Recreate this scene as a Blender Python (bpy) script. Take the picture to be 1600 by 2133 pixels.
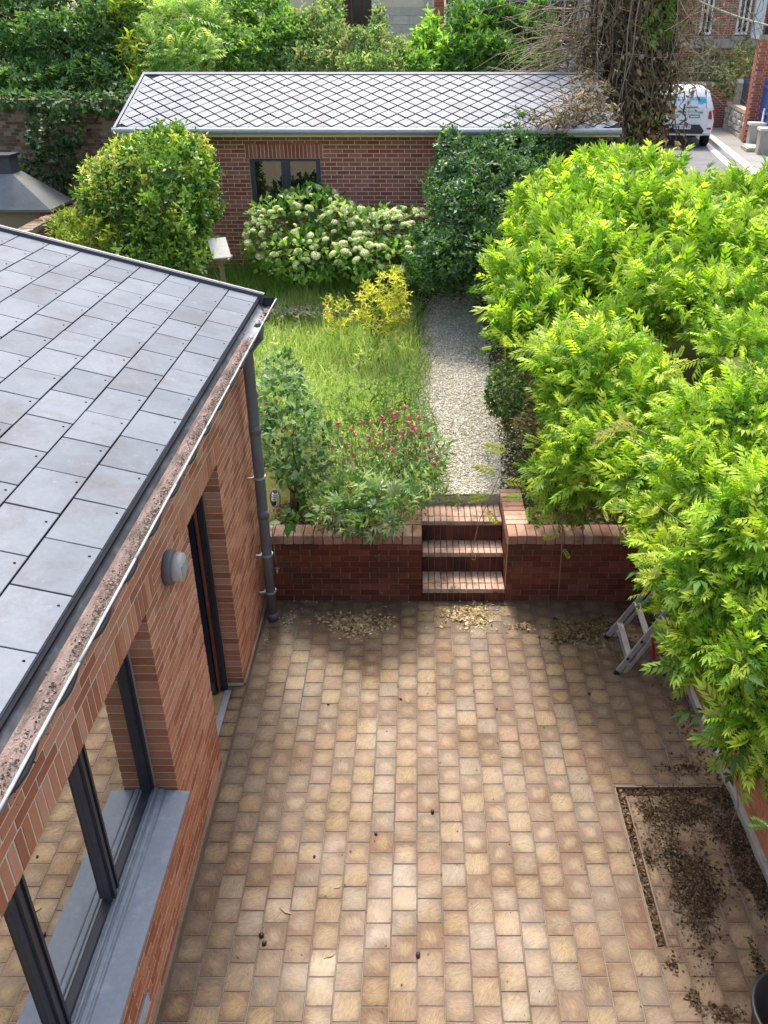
import bpy, math, random
import numpy as np
from mathutils import Vector, Matrix, Euler
random.seed(7); rng = np.random.default_rng(11)
R = math.radians
sc = bpy.context.scene
for o in list(bpy.data.objects): bpy.data.objects.remove(o)

# ------------------------------------------------------------------ camera
F, CX, CY, PITCH, CH = 1680.0, 869.0, 897.0, R(25.93), 6.18     # focal and principal point in photo pixels, height above the patio
SP, CP = math.sin(PITCH), math.cos(PITCH)
cam = bpy.data.objects.new('camera', bpy.data.cameras.new('camera'))
sc.collection.objects.link(cam); sc.camera = cam
cam.location = (0, 0, CH); cam.rotation_euler = (math.pi/2 - PITCH, 0, 0)
cd = cam.data; cd.sensor_fit = 'HORIZONTAL'; cd.sensor_width = 36; cd.lens = 36*F/1600
cd.shift_x = (800-CX)/1600; cd.shift_y = (CY-1066.5)/1600
cd.clip_start = 0.05; cd.clip_end = 1000
sc.render.resolution_x, sc.render.resolution_y = 768, 1024

# ------------------------------------------------------------------ sky, sun, exposure
SUN_DIR = Vector((-0.06, 0.46, 0.88)).normalized()      # towards the sun: beyond the garden, high
world = bpy.data.worlds.new('World'); sc.world = world; world.use_nodes = True
nt = world.node_tree; nt.nodes.clear()
sky = nt.nodes.new('ShaderNodeTexSky'); sky.sky_type = 'NISHITA'; sky.sun_disc = False
sky.sun_elevation = math.asin(SUN_DIR.z); sky.sun_rotation = math.atan2(SUN_DIR.x, SUN_DIR.y)
sky.air_density = 1.0; sky.dust_density = 5.0; sky.ozone_density = 1.0
bg = nt.nodes.new('ShaderNodeBackground'); bg.inputs[1].default_value = 0.15
wo = nt.nodes.new('ShaderNodeOutputWorld')
nt.links.new(sky.outputs[0], bg.inputs[0]); nt.links.new(bg.outputs[0], wo.inputs[0])
sun = bpy.data.objects.new('sun', bpy.data.lights.new('sun', 'SUN')); sc.collection.objects.link(sun)
sun.data.energy = 1.8; sun.data.angle = R(13.0); sun.data.color = (1.0, 0.95, 0.87)
sun.rotation_euler = SUN_DIR.to_track_quat('Z', 'Y').to_euler(); sun.location = (5, 10, 20)
sc.view_settings.view_transform = 'Standard'; sc.view_settings.look = 'None'
sc.view_settings.exposure = 1.42; sc.view_settings.gamma = 1.0
sc.render.engine = 'CYCLES'
sc.cycles.max_bounces = 6; sc.cycles.transparent_max_bounces = 8; sc.cycles.use_denoising = True

# ------------------------------------------------------------------ where a photo pixel lies in the place
def ray(px, py):
    xr = (px-CX)/F; yr = (py-CY)/F
    return Vector((xr, CP - yr*SP, -(SP + yr*CP)))
def at(px, py, zc): return Vector((0, 0, CH)) + ray(px, py)*zc
def atY(px, py, Y): d = ray(px, py); return Vector((0, 0, CH)) + d*(Y/d.y)
def atZ(px, py, z): d = ray(px, py); return Vector((0, 0, CH)) + d*((z-CH)/d.z)
def proj(p):
    x, y, z = p[0], p[1], p[2]-CH
    zc = y*CP - z*SP
    return (CX + F*x/max(zc, .01), CY + F*(-y*SP - z*CP)/max(zc, .01), zc)
def sstep(a, b, x):
    t = min(1, max(0, (x-a)/(b-a))); return t*t*(3-2*t)
ZST = 3.22                                             # street level
def gz(x, y):                                          # height of the garden and the land round it
    z = 0.80 + 0.16*(min(max(y, 8.6), 16)-8.6) + 0.14*(min(max(y, 16), 24)-16)
    t = sstep(4.0, 6.3, x)
    return z*(1-t) + (ZST-0.03)*t
def gz_b(x, y): return gz(x, y) + 0.018*math.sin(x*3.1+y*1.7) + 0.015*math.sin(x*1.3-y*4.1)
def ghit(px, py):
    d = ray(px, py); t = 4.0
    while t < 60:
        p = Vector((0, 0, CH)) + d*t
        if p.z < gz(p.x, p.y): break
        t += 0.02
    return p

# ------------------------------------------------------------------ objects, names, parents
col = sc.collection
WORG = {}
def link(name, data, parent=None, loc=(0, 0, 0), rot=None):
    o = bpy.data.objects.new(name, data); col.objects.link(o)
    L = Vector(loc); WORG[o.name] = L
    if parent is not None:
        o.parent = parent; o.location = L - WORG[parent.name]
    else: o.location = L
    if rot is not None: o.rotation_euler = rot
    return o
def tag(o, label=None, cat=None, group=None, kind=None):
    if label: o['label'] = label
    if cat: o['category'] = cat
    if group: o['group'] = group
    if kind: o['kind'] = kind
    return o
def thing(name, label, cat, loc=(0, 0, 0), group=None): return tag(link(name, None, None, loc), label, cat, group)

class MB:
    """collects shapes and builds them as ONE mesh object"""
    def __init__(s): s.v = []; s.f = []; s.r = []; s.mi = []; s.cur = 0.5; s.m = 0; s.uv = []
    def add(s, vs, fs, uv=None):
        b = len(s.v); s.v += [tuple(v) for v in vs]; s.r += [s.cur]*len(vs)
        s.uv += uv if uv else [(0, 0, 0)]*len(vs)
        s.f += [tuple(b+i for i in f) for f in fs]; s.mi += [s.m]*len(fs); return s
    def box(s, x0, x1, y0, y1, z0, z1):
        vs = [(x, y, z) for z in (z0, z1) for y in (y0, y1) for x in (x0, x1)]
        return s.add(vs, [(0, 2, 3, 1), (4, 5, 7, 6), (0, 1, 5, 4), (1, 3, 7, 5), (3, 2, 6, 7), (2, 0, 4, 6)])
    def obox(s, c, size, M):
        vs = [tuple(Vector(c) + M @ Vector((sx*size[0]/2, sy*size[1]/2, sz*size[2]/2))) for sz in (-1, 1) for sy in (-1, 1) for sx in (-1, 1)]
        return s.add(vs, [(0, 2, 3, 1), (4, 5, 7, 6), (0, 1, 5, 4), (1, 3, 7, 5), (3, 2, 6, 7), (2, 0, 4, 6)])
    def bar(s, a, b, w, h, up=(0, 0, 1)):
        a = Vector(a); b = Vector(b); d = (b-a).normalized(); x = d.cross(Vector(up)).normalized(); z = x.cross(d)
        M = Matrix((x, d, z)).transposed(); return s.obox((a+b)/2, (w, (b-a).length, h), M)
    def tube(s, pts, rad, n=6, cap=True):
        pts = [Vector(p) for p in pts]; k = len(pts)
        if not hasattr(rad, '__len__'): rad = [rad]*k
        vs = []; up = Vector((0.13, 0.31, 0.94))
        for i, p in enumerate(pts):
            d = (pts[min(i+1, k-1)] - pts[max(i-1, 0)])
            d = d.normalized() if d.length > 1e-6 else Vector((0, 0, 1))
            a = d.cross(up)
            a = a.normalized() if a.length > 1e-3 else d.cross(Vector((1, 0, 0))).normalized()
            b = d.cross(a)
            for j in range(n):
                t = 2*math.pi*j/n; vs.append(p + (a*math.cos(t) + b*math.sin(t))*rad[i])
        fs = [(i*n+j, i*n+(j+1) % n, (i+1)*n+(j+1) % n, (i+1)*n+j) for i in range(k-1) for j in range(n)]
        if cap: fs += [tuple(range(n))[::-1], tuple((k-1)*n+j for j in range(n))]
        return s.add(vs, fs)
    def lathe(s, prof, c=(0, 0, 0), n=20, axis='Z'):
        vs = []; c = Vector(c)
        for r, z in prof:
            for j in range(n):
                t = 2*math.pi*j/n; q = (r*math.cos(t), r*math.sin(t), z)
                if axis == 'X': q = (z, r*math.cos(t), r*math.sin(t))
                if axis == 'Y': q = (r*math.cos(t), z, r*math.sin(t))
                vs.append(c+Vector(q))
        k = len(prof)
        fs = [(i*n+j, i*n+(j+1) % n, (i+1)*n+(j+1) % n, (i+1)*n+j) for i in range(k-1) for j in range(n)]
        fs += [tuple(range(n))[::-1], tuple((k-1)*n+j for j in range(n))]
        return s.add(vs, fs)
    def mesh(s, name, mats, smooth=False):
        me = bpy.data.meshes.new(name); me.from_pydata(s.v, [], s.f); 
        for m in (mats if isinstance(mats, (list, tuple)) else [mats]): me.materials.append(m)
        me.attributes.new('rnd', 'FLOAT', 'POINT').data.foreach_set('value', s.r)
        me.attributes.new('uvp', 'FLOAT_VECTOR', 'POINT').data.foreach_set('vector', [c for u in s.uv for c in u])
        if max(s.mi, default=0) > 0: me.polygons.foreach_set('material_index', s.mi)
        if smooth: me.polygons.foreach_set('use_smooth', [True]*len(s.f))
        me.update(); return me
    def build(s, name, mats, parent=None, loc=(0, 0, 0), rot=None, smooth=False):
        return link(name, s.mesh(name, mats, smooth), parent, loc, rot)
def part(name, mats, parent, *boxes):
    m = MB()
    for b in boxes: m.box(*b)
    o = m.build(name, mats, None); 
    if parent is not None:
        o.parent = parent; o.location = -WORG[parent.name]
    return o
def wpart(mb, name, mats, parent, smooth=False, kind=None):          # a part whose mesh is in world coordinates
    o = mb.build(name, mats, parent, (0, 0, 0), None, smooth)
    if kind: o['kind'] = kind
    return o

# ------------------------------------------------------------------ materials
class NT:
    def __init__(s, name):
        s.m = bpy.data.materials.new(name); s.m.use_nodes = True; s.t = s.m.node_tree; s.t.nodes.clear()
        s.out = s.t.nodes.new('ShaderNodeOutputMaterial')
    def n(s, typ, **kw):
        nd = s.t.nodes.new('ShaderNode'+typ)
        for k, v in kw.items(): setattr(nd, k, v)
        return nd
    def l(s, a, b): s.t.links.new(a, b); return b
    def pos(s): return s.n('NewGeometry').outputs['Position']
    def attr(s, name, out='Fac'): a = s.n('Attribute'); a.attribute_name = name; return a.outputs[out]
    def noise(s, vec, scale, detail=4, rough=.55, dist=0):
        nd = s.n('TexNoise'); nd.inputs['Scale'].default_value = scale; nd.inputs['Detail'].default_value = detail
        nd.inputs['Roughness'].default_value = rough; nd.inputs['Distortion'].default_value = dist
        if vec is not None: s.l(vec, nd.inputs['Vector'])
        return nd.outputs['Fac']
    def math(s, op, a, b=None, c=None):
        nd = s.n('Math', operation=op)
        for i, x in enumerate((a, b, c)):
            if x is None: continue
            if isinstance(x, (int, float)): nd.inputs[i].default_value = x
            else: s.l(x, nd.inputs[i])
        return nd.outputs[0]
    def ramp(s, fac, cols, lo=0.0, hi=1.0, pos=None):
        nd = s.n('ValToRGB'); e = nd.color_ramp.elements; k = len(cols)
        while len(e) < k: e.new(0.5)
        for i, c in enumerate(cols):
            e[i].position = pos[i] if pos else lo + (hi-lo)*i/max(1, k-1); e[i].color = (*c, 1) if len(c) == 3 else c
        s.l(fac, nd.inputs[0]); return nd.outputs[0]
    def mix(s, fac, a, b, mode='MIX'):
        nd = s.n('MixRGB', blend_type=mode)
        for i, x in enumerate((fac, a, b)):
            if isinstance(x, (int, float)): nd.inputs[i].default_value = x
            elif isinstance(x, tuple): nd.inputs[i].default_value = (*x, 1)
            else: s.l(x, nd.inputs[i])
        return nd.outputs[0]
    def bsdf(s, colr, rough=.8, spec=.3, metal=0, bump=None, bstr=.3, bdist=.01):
        b = s.n('BsdfPrincipled')
        for nm, x in (('Base Color', colr), ('Roughness', rough), ('Metallic', metal), ('Specular IOR Level', spec)):
            if isinstance(x, (int, float)): b.inputs[nm].default_value = x
            elif isinstance(x, tuple): b.inputs[nm].default_value = (*x, 1)
            else: s.l(x, b.inputs[nm])
        if bump is not None:
            bp = s.n('Bump'); bp.inputs['Strength'].default_value = bstr; bp.inputs['Distance'].default_value = bdist
            s.l(bump, bp.inputs['Height']); s.l(bp.outputs[0], b.inputs['Normal'])
        s.l(b.outputs[0], s.out.inputs[0]); return b
MATS = {}
def mvar(name, cols, scale=6, rough=.8, spec=.3, w=.6, bump=.25, bscale=None, metal=0, dirt=None, stretch=None, bdist=.008, dirt2=None):
    """plain material: a ramp of colours driven by the piece's own random value and by noise, optional dirt patches"""
    t = NT(name); p = t.pos()
    if stretch:
        mp = t.n('Mapping'); mp.inputs['Scale'].default_value = stretch; t.l(p, mp.inputs[0]); p = mp.outputs[0]
    n1 = t.noise(p, scale, 5, .6)
    f = t.math('ADD', t.math('MULTIPLY', t.attr('rnd'), w), t.math('MULTIPLY', n1, 1-w))
    c = t.ramp(f, cols, .15, .85)
    n2 = t.noise(t.pos(), bscale or scale*6, 4, .65)
    c = t.mix(.35, c, t.ramp(n2, [(.55, .55, .55), (1.15, 1.15, 1.15)], .25, .75), 'MULTIPLY')
    if dirt:
        dc, dsc, lo, hi = dirt
        c = t.mix(t.ramp(t.noise(t.pos(), dsc, 6, .7), [(0, 0, 0), (1, 1, 1)], lo, hi), c, dc)
    if dirt2:
        dc, dsc, lo, hi = dirt2
        c = t.mix(t.ramp(t.noise(t.pos(), dsc, 6, .7, .3), [(0, 0, 0), (1, 1, 1)], lo, hi), c, dc)
    t.bsdf(c, rough, spec, metal, n2 if bump else None, bump, bdist)
    MATS[name] = t.m; return t.m
def mleaf(name, trans=.35, rough=.5, spec=.35):
    t = NT(name); c = t.attr('tint', 'Color')
    b = t.bsdf(c, rough, spec)
    tr = t.n('BsdfTranslucent'); t.l(t.mix(1.0, c, (1.5, 1.6, .8), 'MULTIPLY'), tr.inputs[0])
    mx = t.n('MixShader'); mx.inputs[0].default_value = trans
    t.l(b.outputs[0], mx.inputs[1]); t.l(tr.outputs[0], mx.inputs[2]); t.l(mx.outputs[0], t.out.inputs[0])
    MATS[name] = t.m; return t.m
M_brick = mvar('house_brick', [(.36, .125, .060), (.46, .178, .088), (.54, .235, .122), (.58, .285, .17)], 5, .85, .2, .65, .4, 60, dirt=((.55, .42, .33), 9, .62, .8))
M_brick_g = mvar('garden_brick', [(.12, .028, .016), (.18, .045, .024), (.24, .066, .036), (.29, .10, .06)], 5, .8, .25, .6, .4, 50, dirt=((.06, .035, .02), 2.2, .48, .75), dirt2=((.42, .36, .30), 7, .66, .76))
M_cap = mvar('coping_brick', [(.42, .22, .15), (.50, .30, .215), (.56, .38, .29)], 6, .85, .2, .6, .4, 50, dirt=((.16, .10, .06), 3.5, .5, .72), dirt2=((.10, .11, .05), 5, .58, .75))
M_brick_s = mvar('shed_brick', [(.30, .085, .055), (.40, .13, .085), (.47, .18, .12)], 5, .85, .2, .65, .3, 40, dirt=((.45, .33, .27), 5, .62, .85))
M_brick_o = mvar('old_brick', [(.10, .060, .035), (.17, .10, .06), (.25, .16, .10), (.30, .22, .15)], 4, .9, .15, .7, .5, 30, dirt=((.35, .31, .24), 1.6, .5, .7))
M_mortar = mvar('mortar', [(.58, .50, .37), (.66, .58, .44), (.72, .65, .52)], 9, .95, .1, .2, .4, 70)
M_mortar_d = mvar('dark_mortar', [(.16, .12, .08), (.26, .20, .14), (.36, .30, .22)], 7, .95, .1, .2, .4, 60)
M_grout = mvar('tile_grout', [(.07, .052, .038), (.12, .092, .068), (.24, .195, .15), (.40, .34, .27)], 1.1, .95, .1, .1, .3, 60)
M_soil = mvar('soil', [(.035, .022, .014), (.07, .045, .028), (.11, .075, .05)], 12, .95, .1, 0, .8, 60, bdist=.02)
M_earth = mvar('lawn_earth', [(.06, .065, .02), (.10, .11, .03), (.17, .15, .07)], 2.5, .95, .1, 0, .6, 40, bdist=.02)
M_gravel = mvar('gravel_bed', [(.36, .33, .27), (.54, .50, .42), (.66, .62, .53)], 30, .95, .15, 0, .9, 90, bdist=.02, dirt=((.10, .09, .05), 1.2, .52, .75))
M_stone = mvar('gravel_stone', [(.34, .30, .25), (.56, .52, .46), (.74, .71, .65)], 3, .85, .2, .9, .2, 80)
M_zinc = mvar('zinc', [(.30, .32, .34), (.42, .44, .46), (.52, .54, .56)], 3, .5, .5, .1, .1, 20, metal=.35)
M_zinc_d = mvar('weathered_zinc', [(.10, .11, .12), (.20, .215, .225), (.36, .375, .38)], 7, .6, .4, .1, .2, 30, metal=.2, stretch=(1, .5, 1))
M_lip = mvar('gutter_lip', [(.28, .285, .29), (.46, .46, .46)], 3, .45, .5, .1, .1, 20)
M_silt = mvar('gutter_silt', [(.05, .042, .038), (.14, .11, .098), (.27, .205, .185), (.34, .27, .245)], 9, .95, .1, 0, .9, 70, stretch=(3, .6, 1), bdist=.02)
M_anth = mvar('anthracite_frame', [(.018, .02, .028), (.035, .038, .05)], 3, .45, .4, .2, .05, 20)
M_anth_l = mvar('grey_frame', [(.055, .055, .065), (.085, .085, .095)], 3, .5, .4, .2, .05, 20)
M_sill = mvar('sill_metal', [(.17, .21, .25), (.23, .27, .31), (.29, .33, .37)], 2.5, .42, .5, .1, .05, 30, dirt=((.42, .47, .50), 6, .55, .9))
M_pipe = mvar('grey_pipe', [(.10, .105, .11), (.15, .155, .16), (.20, .205, .21)], 2.5, .55, .4, .1, .1, 25, stretch=(1, 1, .4))
M_navy = mvar('navy_door', [(.010, .014, .026), (.020, .026, .042)], 2, .4, .4, .2, .03, 20)
M_white = mvar('white_paint', [(.66, .66, .64), (.78, .78, .76)], 3, .5, .4, .2, .05, 30)
M_dark = mvar('dark_void', [(.012, .012, .012), (.02, .02, .02)], 3, .9, .1, .1, 0)
M_conc = mvar('concrete', [(.26, .24, .20), (.38, .355, .30), (.48, .45, .39)], 5, .9, .2, .4, .4, 45, dirt=((.12, .11, .07), 2.2, .55, .78))
M_plinth = mvar('plinth_render', [(.14, .095, .065), (.22, .155, .11), (.30, .22, .16)], 4, .9, .2, .2, .4, 40)
M_asphalt = mvar('asphalt', [(.11, .11, .115), (.17, .17, .175), (.22, .22, .22)], 1.2, .9, .2, 0, .4, 80)
M_pave = mvar('pavement_asphalt', [(.17, .165, .16), (.25, .24, .23), (.30, .29, .28)], 1.4, .9, .2, 0, .4, 80)
M_bark = mvar('bark', [(.05, .038, .025), (.11, .085, .058), (.18, .145, .105)], 14, .9, .15, .4, .7, 40, bdist=.02)
M_twig = mvar('dry_twig', [(.17, .12, .075), (.30, .23, .155), (.42, .35, .25)], 6, .9, .15, .9, .2, 40)
M_stem = mvar('green_stem', [(.10, .11, .04), (.18, .20, .08), (.30, .28, .16)], 6, .8, .2, .8, .1, 40)
M_alu = mvar('aluminium', [(.42, .41, .40), (.54, .53, .51), (.62, .61, .59)], 5, .45, .5, .3, .1, 30, metal=.5, dirt=((.25, .20, .15), 6, .6, .85))
M_red = mvar('red_plastic', [(.40, .012, .012), (.52, .025, .02)], 5, .4, .4, .3, .05, 20)
M_black = mvar('black_plastic', [(.015, .015, .017), (.03, .03, .033)], 4, .45, .4, .2, .1, 30)
M_foliage = mleaf('foliage', .42, .5, .3)
M_gloss = mleaf('glossy_foliage', .28, .38, .45)
M_petal = mleaf('petal', .3, .7, .1)
M_litter = mleaf('litter', .08, .9, .1)
def mglass(name, fac, tint, rough=.015):
    t = NT(name)
    g = t.n('BsdfGlossy'); g.inputs['Roughness'].default_value = rough; g.inputs['Color'].default_value = (.93, .93, .90, 1)
    d = t.n('BsdfDiffuse'); d.inputs['Color'].default_value = (*tint, 1)
    mx = t.n('MixShader'); mx.inputs[0].default_value = fac
    t.l(d.outputs[0], mx.inputs[1]); t.l(g.outputs[0], mx.inputs[2]); t.l(mx.outputs[0], t.out.inputs[0]); return t.m
M_mirror = mglass('coated_window_glass', .78, (.05, .045, .035))
M_glass = mglass('dark_window_glass', .09, (.012, .014, .014))
# patio tile: flame-shaded clay, a pale heart that fades to a red-brown rim, fine wavy strokes
def mtile():
    t = NT('patio_tile'); uv = t.attr('uvp', 'Vector'); r = t.attr('rnd'); p = t.pos()
    sep = t.n('SeparateXYZ'); t.l(uv, sep.inputs[0])
    ax = t.math('ABSOLUTE', sep.outputs[0]); ay = t.math('ABSOLUTE', sep.outputs[1])
    d = t.math('POWER', t.math('ADD', t.math('POWER', t.math('MULTIPLY', ax, 2), 2.6), t.math('POWER', t.math('MULTIPLY', ay, 2), 2.6)), .42)
    r2 = t.math('FRACT', t.math('MULTIPLY', r, 7.31)); r3 = t.math('FRACT', t.math('MULTIPLY', r, 23.7))
    d = t.math('ADD', d, t.math('MULTIPLY', t.math('SUBTRACT', t.noise(p, 13, 4, .6), .5), 1.1))
    d = t.math('ADD', d, t.math('MULTIPLY', t.math('SUBTRACT', r2, .45), .75))
    heart = t.ramp(d, [(.9, .9, .9), (.6, .6, .6), (0, 0, 0)], pos=[.10, .62, 1.0])
    rim = t.ramp(r, [(.130, .082, .050), (.160, .085, .048), (.135, .105, .075), (.175, .098, .058), (.135, .080, .046), (.160, .122, .088), (.165, .090, .050)], 0, 1)
    core = t.ramp(r3, [(.26, .195, .112), (.32, .228, .115), (.255, .165, .098), (.335, .25, .14), (.24, .19, .132), (.285, .185, .106)], 0, 1)
    c = t.mix(heart, rim, core); c = t.mix(.10, c, (.19, .128, .082)); c = t.mix(1.0, c, (.84, .855, .84), 'MULTIPLY')
    mp = t.n('Mapping'); t.l(p, mp.inputs[0]); mp.inputs['Scale'].default_value = (1, 1, 1)
    rz = t.math('MULTIPLY', r2, 3.1); cmb = t.n('CombineXYZ'); t.l(rz, cmb.inputs[2]); t.l(cmb.outputs[0], mp.inputs['Rotation'])
    mp2 = t.n('Mapping'); t.l(mp.outputs[0], mp2.inputs[0]); mp2.inputs['Scale'].default_value = (1, .20, 1)
    st = t.noise(mp2.outputs[0], 62, 4, .65, 2.2)
    c = t.mix(.8, c, t.ramp(st, [(.58, .52, .50), (1.0, .99, .98), (1.32, 1.34, 1.36)], .36, .66), 'MULTIPLY')
    # grime with a shape of its own: damp, mossy film along the walls and in drifts
    gr = t.ramp(t.noise(p, .9, 6, .65, .4), [(0, 0, 0), (1, 1, 1)], .52, .78)
    c = t.mix(t.math('MULTIPLY', gr, .5), c, (.11, .078, .05))
    wr = t.ramp(t.noise(p, .55, 5, .6, .8), [(0, 0, 0), (1, 1, 1)], .5, .72)
    c = t.mix(t.math('MULTIPLY', wr, .14), c, (.24, .20, .15))
    sp = t.ramp(t.noise(p, 55, 2, .5), [(0, 0, 0), (1, 1, 1)], .70, .76)
    c = t.mix(t.math('MULTIPLY', sp, .5), c, (.07, .05, .035))
    rg = t.ramp(t.noise(p, 2.0, 3, .5), [(.42, .42, .42), (.72, .72, .72)], .35, .65)
    t.bsdf(c, rg, .3, 0, st, .3, .004); return t.m
M_tile = mtile()
def mslate(name, cols, rough=.45):
    t = NT(name); r = t.attr('rnd'); p = t.pos()
    n = t.noise(p, 2.2, 6, .65); n2 = t.noise(p, 28, 5, .7); uv = t.attr('uvp', 'Vector')
    f = t.math('ADD', t.math('MULTIPLY', r, .25), t.math('MULTIPLY', n, .75))
    c = t.ramp(f, cols, .25, .75)
    st = t.ramp(t.noise(p, 1.7, 7, .72, .5), [(0, 0, 0), (1, 1, 1)], .50, .72)
    c = t.mix(t.math('MULTIPLY', st, .75), c, (.065, .058, .060))
    li = t.ramp(t.noise(p, 9, 7, .75), [(0, 0, 0), (1, 1, 1)], .60, .72)
    c = t.mix(t.math('MULTIPLY', li, .45), c, (.27, .28, .28))
    c = t.mix(.4, c, t.ramp(n2, [(.75, .75, .75), (1.1, 1.1, 1.1)], .3, .7), 'MULTIPLY')
    t.bsdf(c, rough, .25, 0, n2, .15, .003); return t.m
M_slate = mslate('house_slate', [(.075, .09, .112), (.112, .131, .16), (.15, .17, .202)], .55)
M_slate_s = mslate('shed_slate', [(.13, .15, .178), (.17, .192, .225), (.21, .234, .268)], .55)

# ------------------------------------------------------------------ laid pieces: bricks, tiles, slates
PCACHE = {}
def piece_geo(size, ch=0):
    sx, sy, sz = [d/2 for d in size]
    if not ch:
        vs = [(x, y, z) for z in (-sz, sz) for y in (-sy, sy) for x in (-sx, sx)]
        fs = [(0, 2, 3, 1), (4, 5, 7, 6), (0, 1, 5, 4), (1, 3, 7, 5), (3, 2, 6, 7), (2, 0, 4, 6)]
    else:
        def ring(a, z): return [(-sx+a, -sy+a, z), (sx-a, -sy+a, z), (sx-a, sy-a, z), (-sx+a, sy-a, z)]
        vs = ring(0, -sz) + ring(0, sz-ch) + ring(ch*1.3, sz)
        fs = [(b+i, b+(i+1) % 4, b+4+(i+1) % 4, b+4+i) for b in (0, 4) for i in range(4)] + [(8, 9, 10, 11), (3, 2, 1, 0)]
    uv = [(v[0]/(2*sx), v[1]/(2*sy), v[2]/(2*sz)) for v in vs]
    return vs, fs, uv
def pieces(parent, name, items, mats, limit=300, rest='brickwork', ch=0, nvar=12, score=None):
    """items: (centre, size, euler or None). The ones that show largest become parts, the rest one part of kind stuff."""
    sc_ = []
    for i, (c, s, e) in enumerate(items):
        x, y, zc = proj(c); inside = -30 < x < 1630 and -30 < y < 2163 and zc > .3
        a = sorted(s)[2]*sorted(s)[1]/max(zc, .3)**2
        if score: a *= score(c)
        sc_.append((-(a if inside else a*1e-4), i))
    order = [i for _, i in sorted(sc_)]
    one = order[:limit]; other = order[limit:]
    for i in one:
        c, s, e = items[i]; k = (name, tuple(round(d, 4) for d in s), random.randrange(nvar), ch, mats.name if not isinstance(mats, (list, tuple)) else mats[0].name)
        me = PCACHE.get(k)
        if me is None:
            m = MB(); m.cur = random.random(); g = piece_geo(s, ch); m.add(*g); me = PCACHE[k] = m.mesh(name, mats)
        link(name, me, parent, c, e)
    if other:
        m = MB()
        for i in other:
            c, s, e = items[i]; m.cur = random.random(); vs, fs, uv = piece_geo(s, ch)
            Mx = Euler(e).to_matrix() if e else Matrix.Identity(3)
            m.add([Vector(c) + Mx @ Vector(v) for v in vs], fs, uv)
        wpart(m, rest, mats, parent, kind='stuff')
def jit(a): return random.uniform(-a, a)
def lay(axis, u0, u1, z0, ncourse, ch, blen, face, depth, holes=(), gap=.011, flip=1, phase=0., thick=None):
    """running-bond bricks of one wall face. axis 'X' or 'Y' = direction the courses run; face = coordinate of the outer face;
    flip = sign of the outward normal along the other axis; holes = (u0,u1,z0,z1)."""
    out = []
    for k in range(ncourse):
        za, zb = z0+k*ch, z0+(k+1)*ch; zm = (za+zb)/2
        cut = sorted([(h[0], h[1]) for h in holes if h[2] < zm < h[3]])
        spans = []; a = u0
        for h in cut:
            if h[0] > a: spans.append((a, h[0]))
            a = max(a, h[1])
        if a < u1: spans.append((a, u1))
        off = phase + (blen/2 if k % 2 else 0)
        for (sa, sb) in spans:
            n = math.floor((sa-u0-off)/blen); pend = None
            while True:
                b0 = u0+off+n*blen; b1 = b0+blen; n += 1
                if b0 >= sb-.05: break
                c0, c1 = max(b0, sa), min(b1, sb)
                if 0 < sa-b0 and c1-c0 < .05: pend = c0; continue
                if pend is not None: c0, pend = pend, None
                if b1 < sb and sb-b1 < .05: c1 = sb
                if c1-c0 < .03: continue
                L = round(c1-c0-gap, 3); H_ = ch-gap
                D = depth + (thick if (thick and (abs(c0-sa) < .01 or abs(c1-sb) < .01)) else 0)
                pr = jit(.0012); w = face - flip*(D/2) + flip*pr
                u = (c0+c1)/2
                if axis == 'Y': out.append(((w, u, zm), (round(D, 3), L, H_), None))
                else: out.append(((u, w, zm), (L, round(D, 3), H_), None))
    return out

# ------------------------------------------------------------------ foliage
def t_leaf(l=1., w=.45, fold=.10, droop=.12):
    v = [(0, 0, 0), (-w/2, .42*l, fold*w), (w/2, .42*l, fold*w), (0, .5*l, -.02*l), (0, l, -droop*l)]
    return np.array(v, float), np.array([(0, 3, 1), (0, 2, 3), (1, 3, 4), (3, 2, 4)])
def t_quick(l=1., w=.5, droop=.15):
    v = [(0, 0, 0), (-w/2, .5*l, .06), (w/2, .5*l, .06), (0, l, -droop*l)]
    return np.array(v, float), np.array([(0, 2, 1), (1, 2, 3)])
def join_t(parts_):
    V = []; Fc = []; b = 0
    for v, f in parts_: V.append(v); Fc.append(f+b); b += len(v)
    return np.vstack(V), np.vstack(Fc)
def t_place(t, pos, yaw, pitch=0, s=1., roll=0):
    Mx = np.array(Euler((pitch, roll, yaw)).to_matrix()); return (t[0]*s) @ Mx.T + np.array(pos), t[1]
def t_pinnate(pairs=5, L=1., ll=.36, w=.13, droop=.35, ang=55):
    out = []
    for i in range(pairs):
        u = .22 + .70*i/max(1, pairs-1); z = -droop*u*u; k = ll*(1-.25*abs(u-.5))
        for sgn in (-1, 1): out.append(t_place(t_leaf(1, w/ll, .12, .25), (0, u*L, z*L), sgn*R(ang-12*u), -.25-.5*u*droop, k))
    out.append(t_place(t_leaf(1, w/ll, .1, .2), (0, .95*L, -droop*.9*L), 0, -.5, ll))
    out.append((np.array([(-.008, 0, 0), (.008, 0, 0), (0, .95*L, -droop*.9*L)]), np.array([(0, 1, 2)])))
    return join_t(out)
def t_sprig(n=6, l=.5, w=.2, spread=1.0, pitch=.25):
    out = []
    for i in range(n):
        u = i/max(1, n-1); out.append(t_place(t_leaf(1, w/l, .12, .15), (0, .55*u, .12*u), i*2.4, pitch + .5*spread*(1-u), l*(1-.3*u)))
    return join_t(out)
def t_blade(w=.02): 
    v = [(-w/2, 0, 0), (w/2, 0, 0), (-w*.4, .5, .0), (w*.4, .5, .0), (0, 1, -.12)]
    return np.array(v, float), np.array([(0, 1, 2), (1, 3, 2), (2, 3, 4)])
def unit(a): return a/np.maximum(np.linalg.norm(a, axis=-1, keepdims=True), 1e-9)
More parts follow.
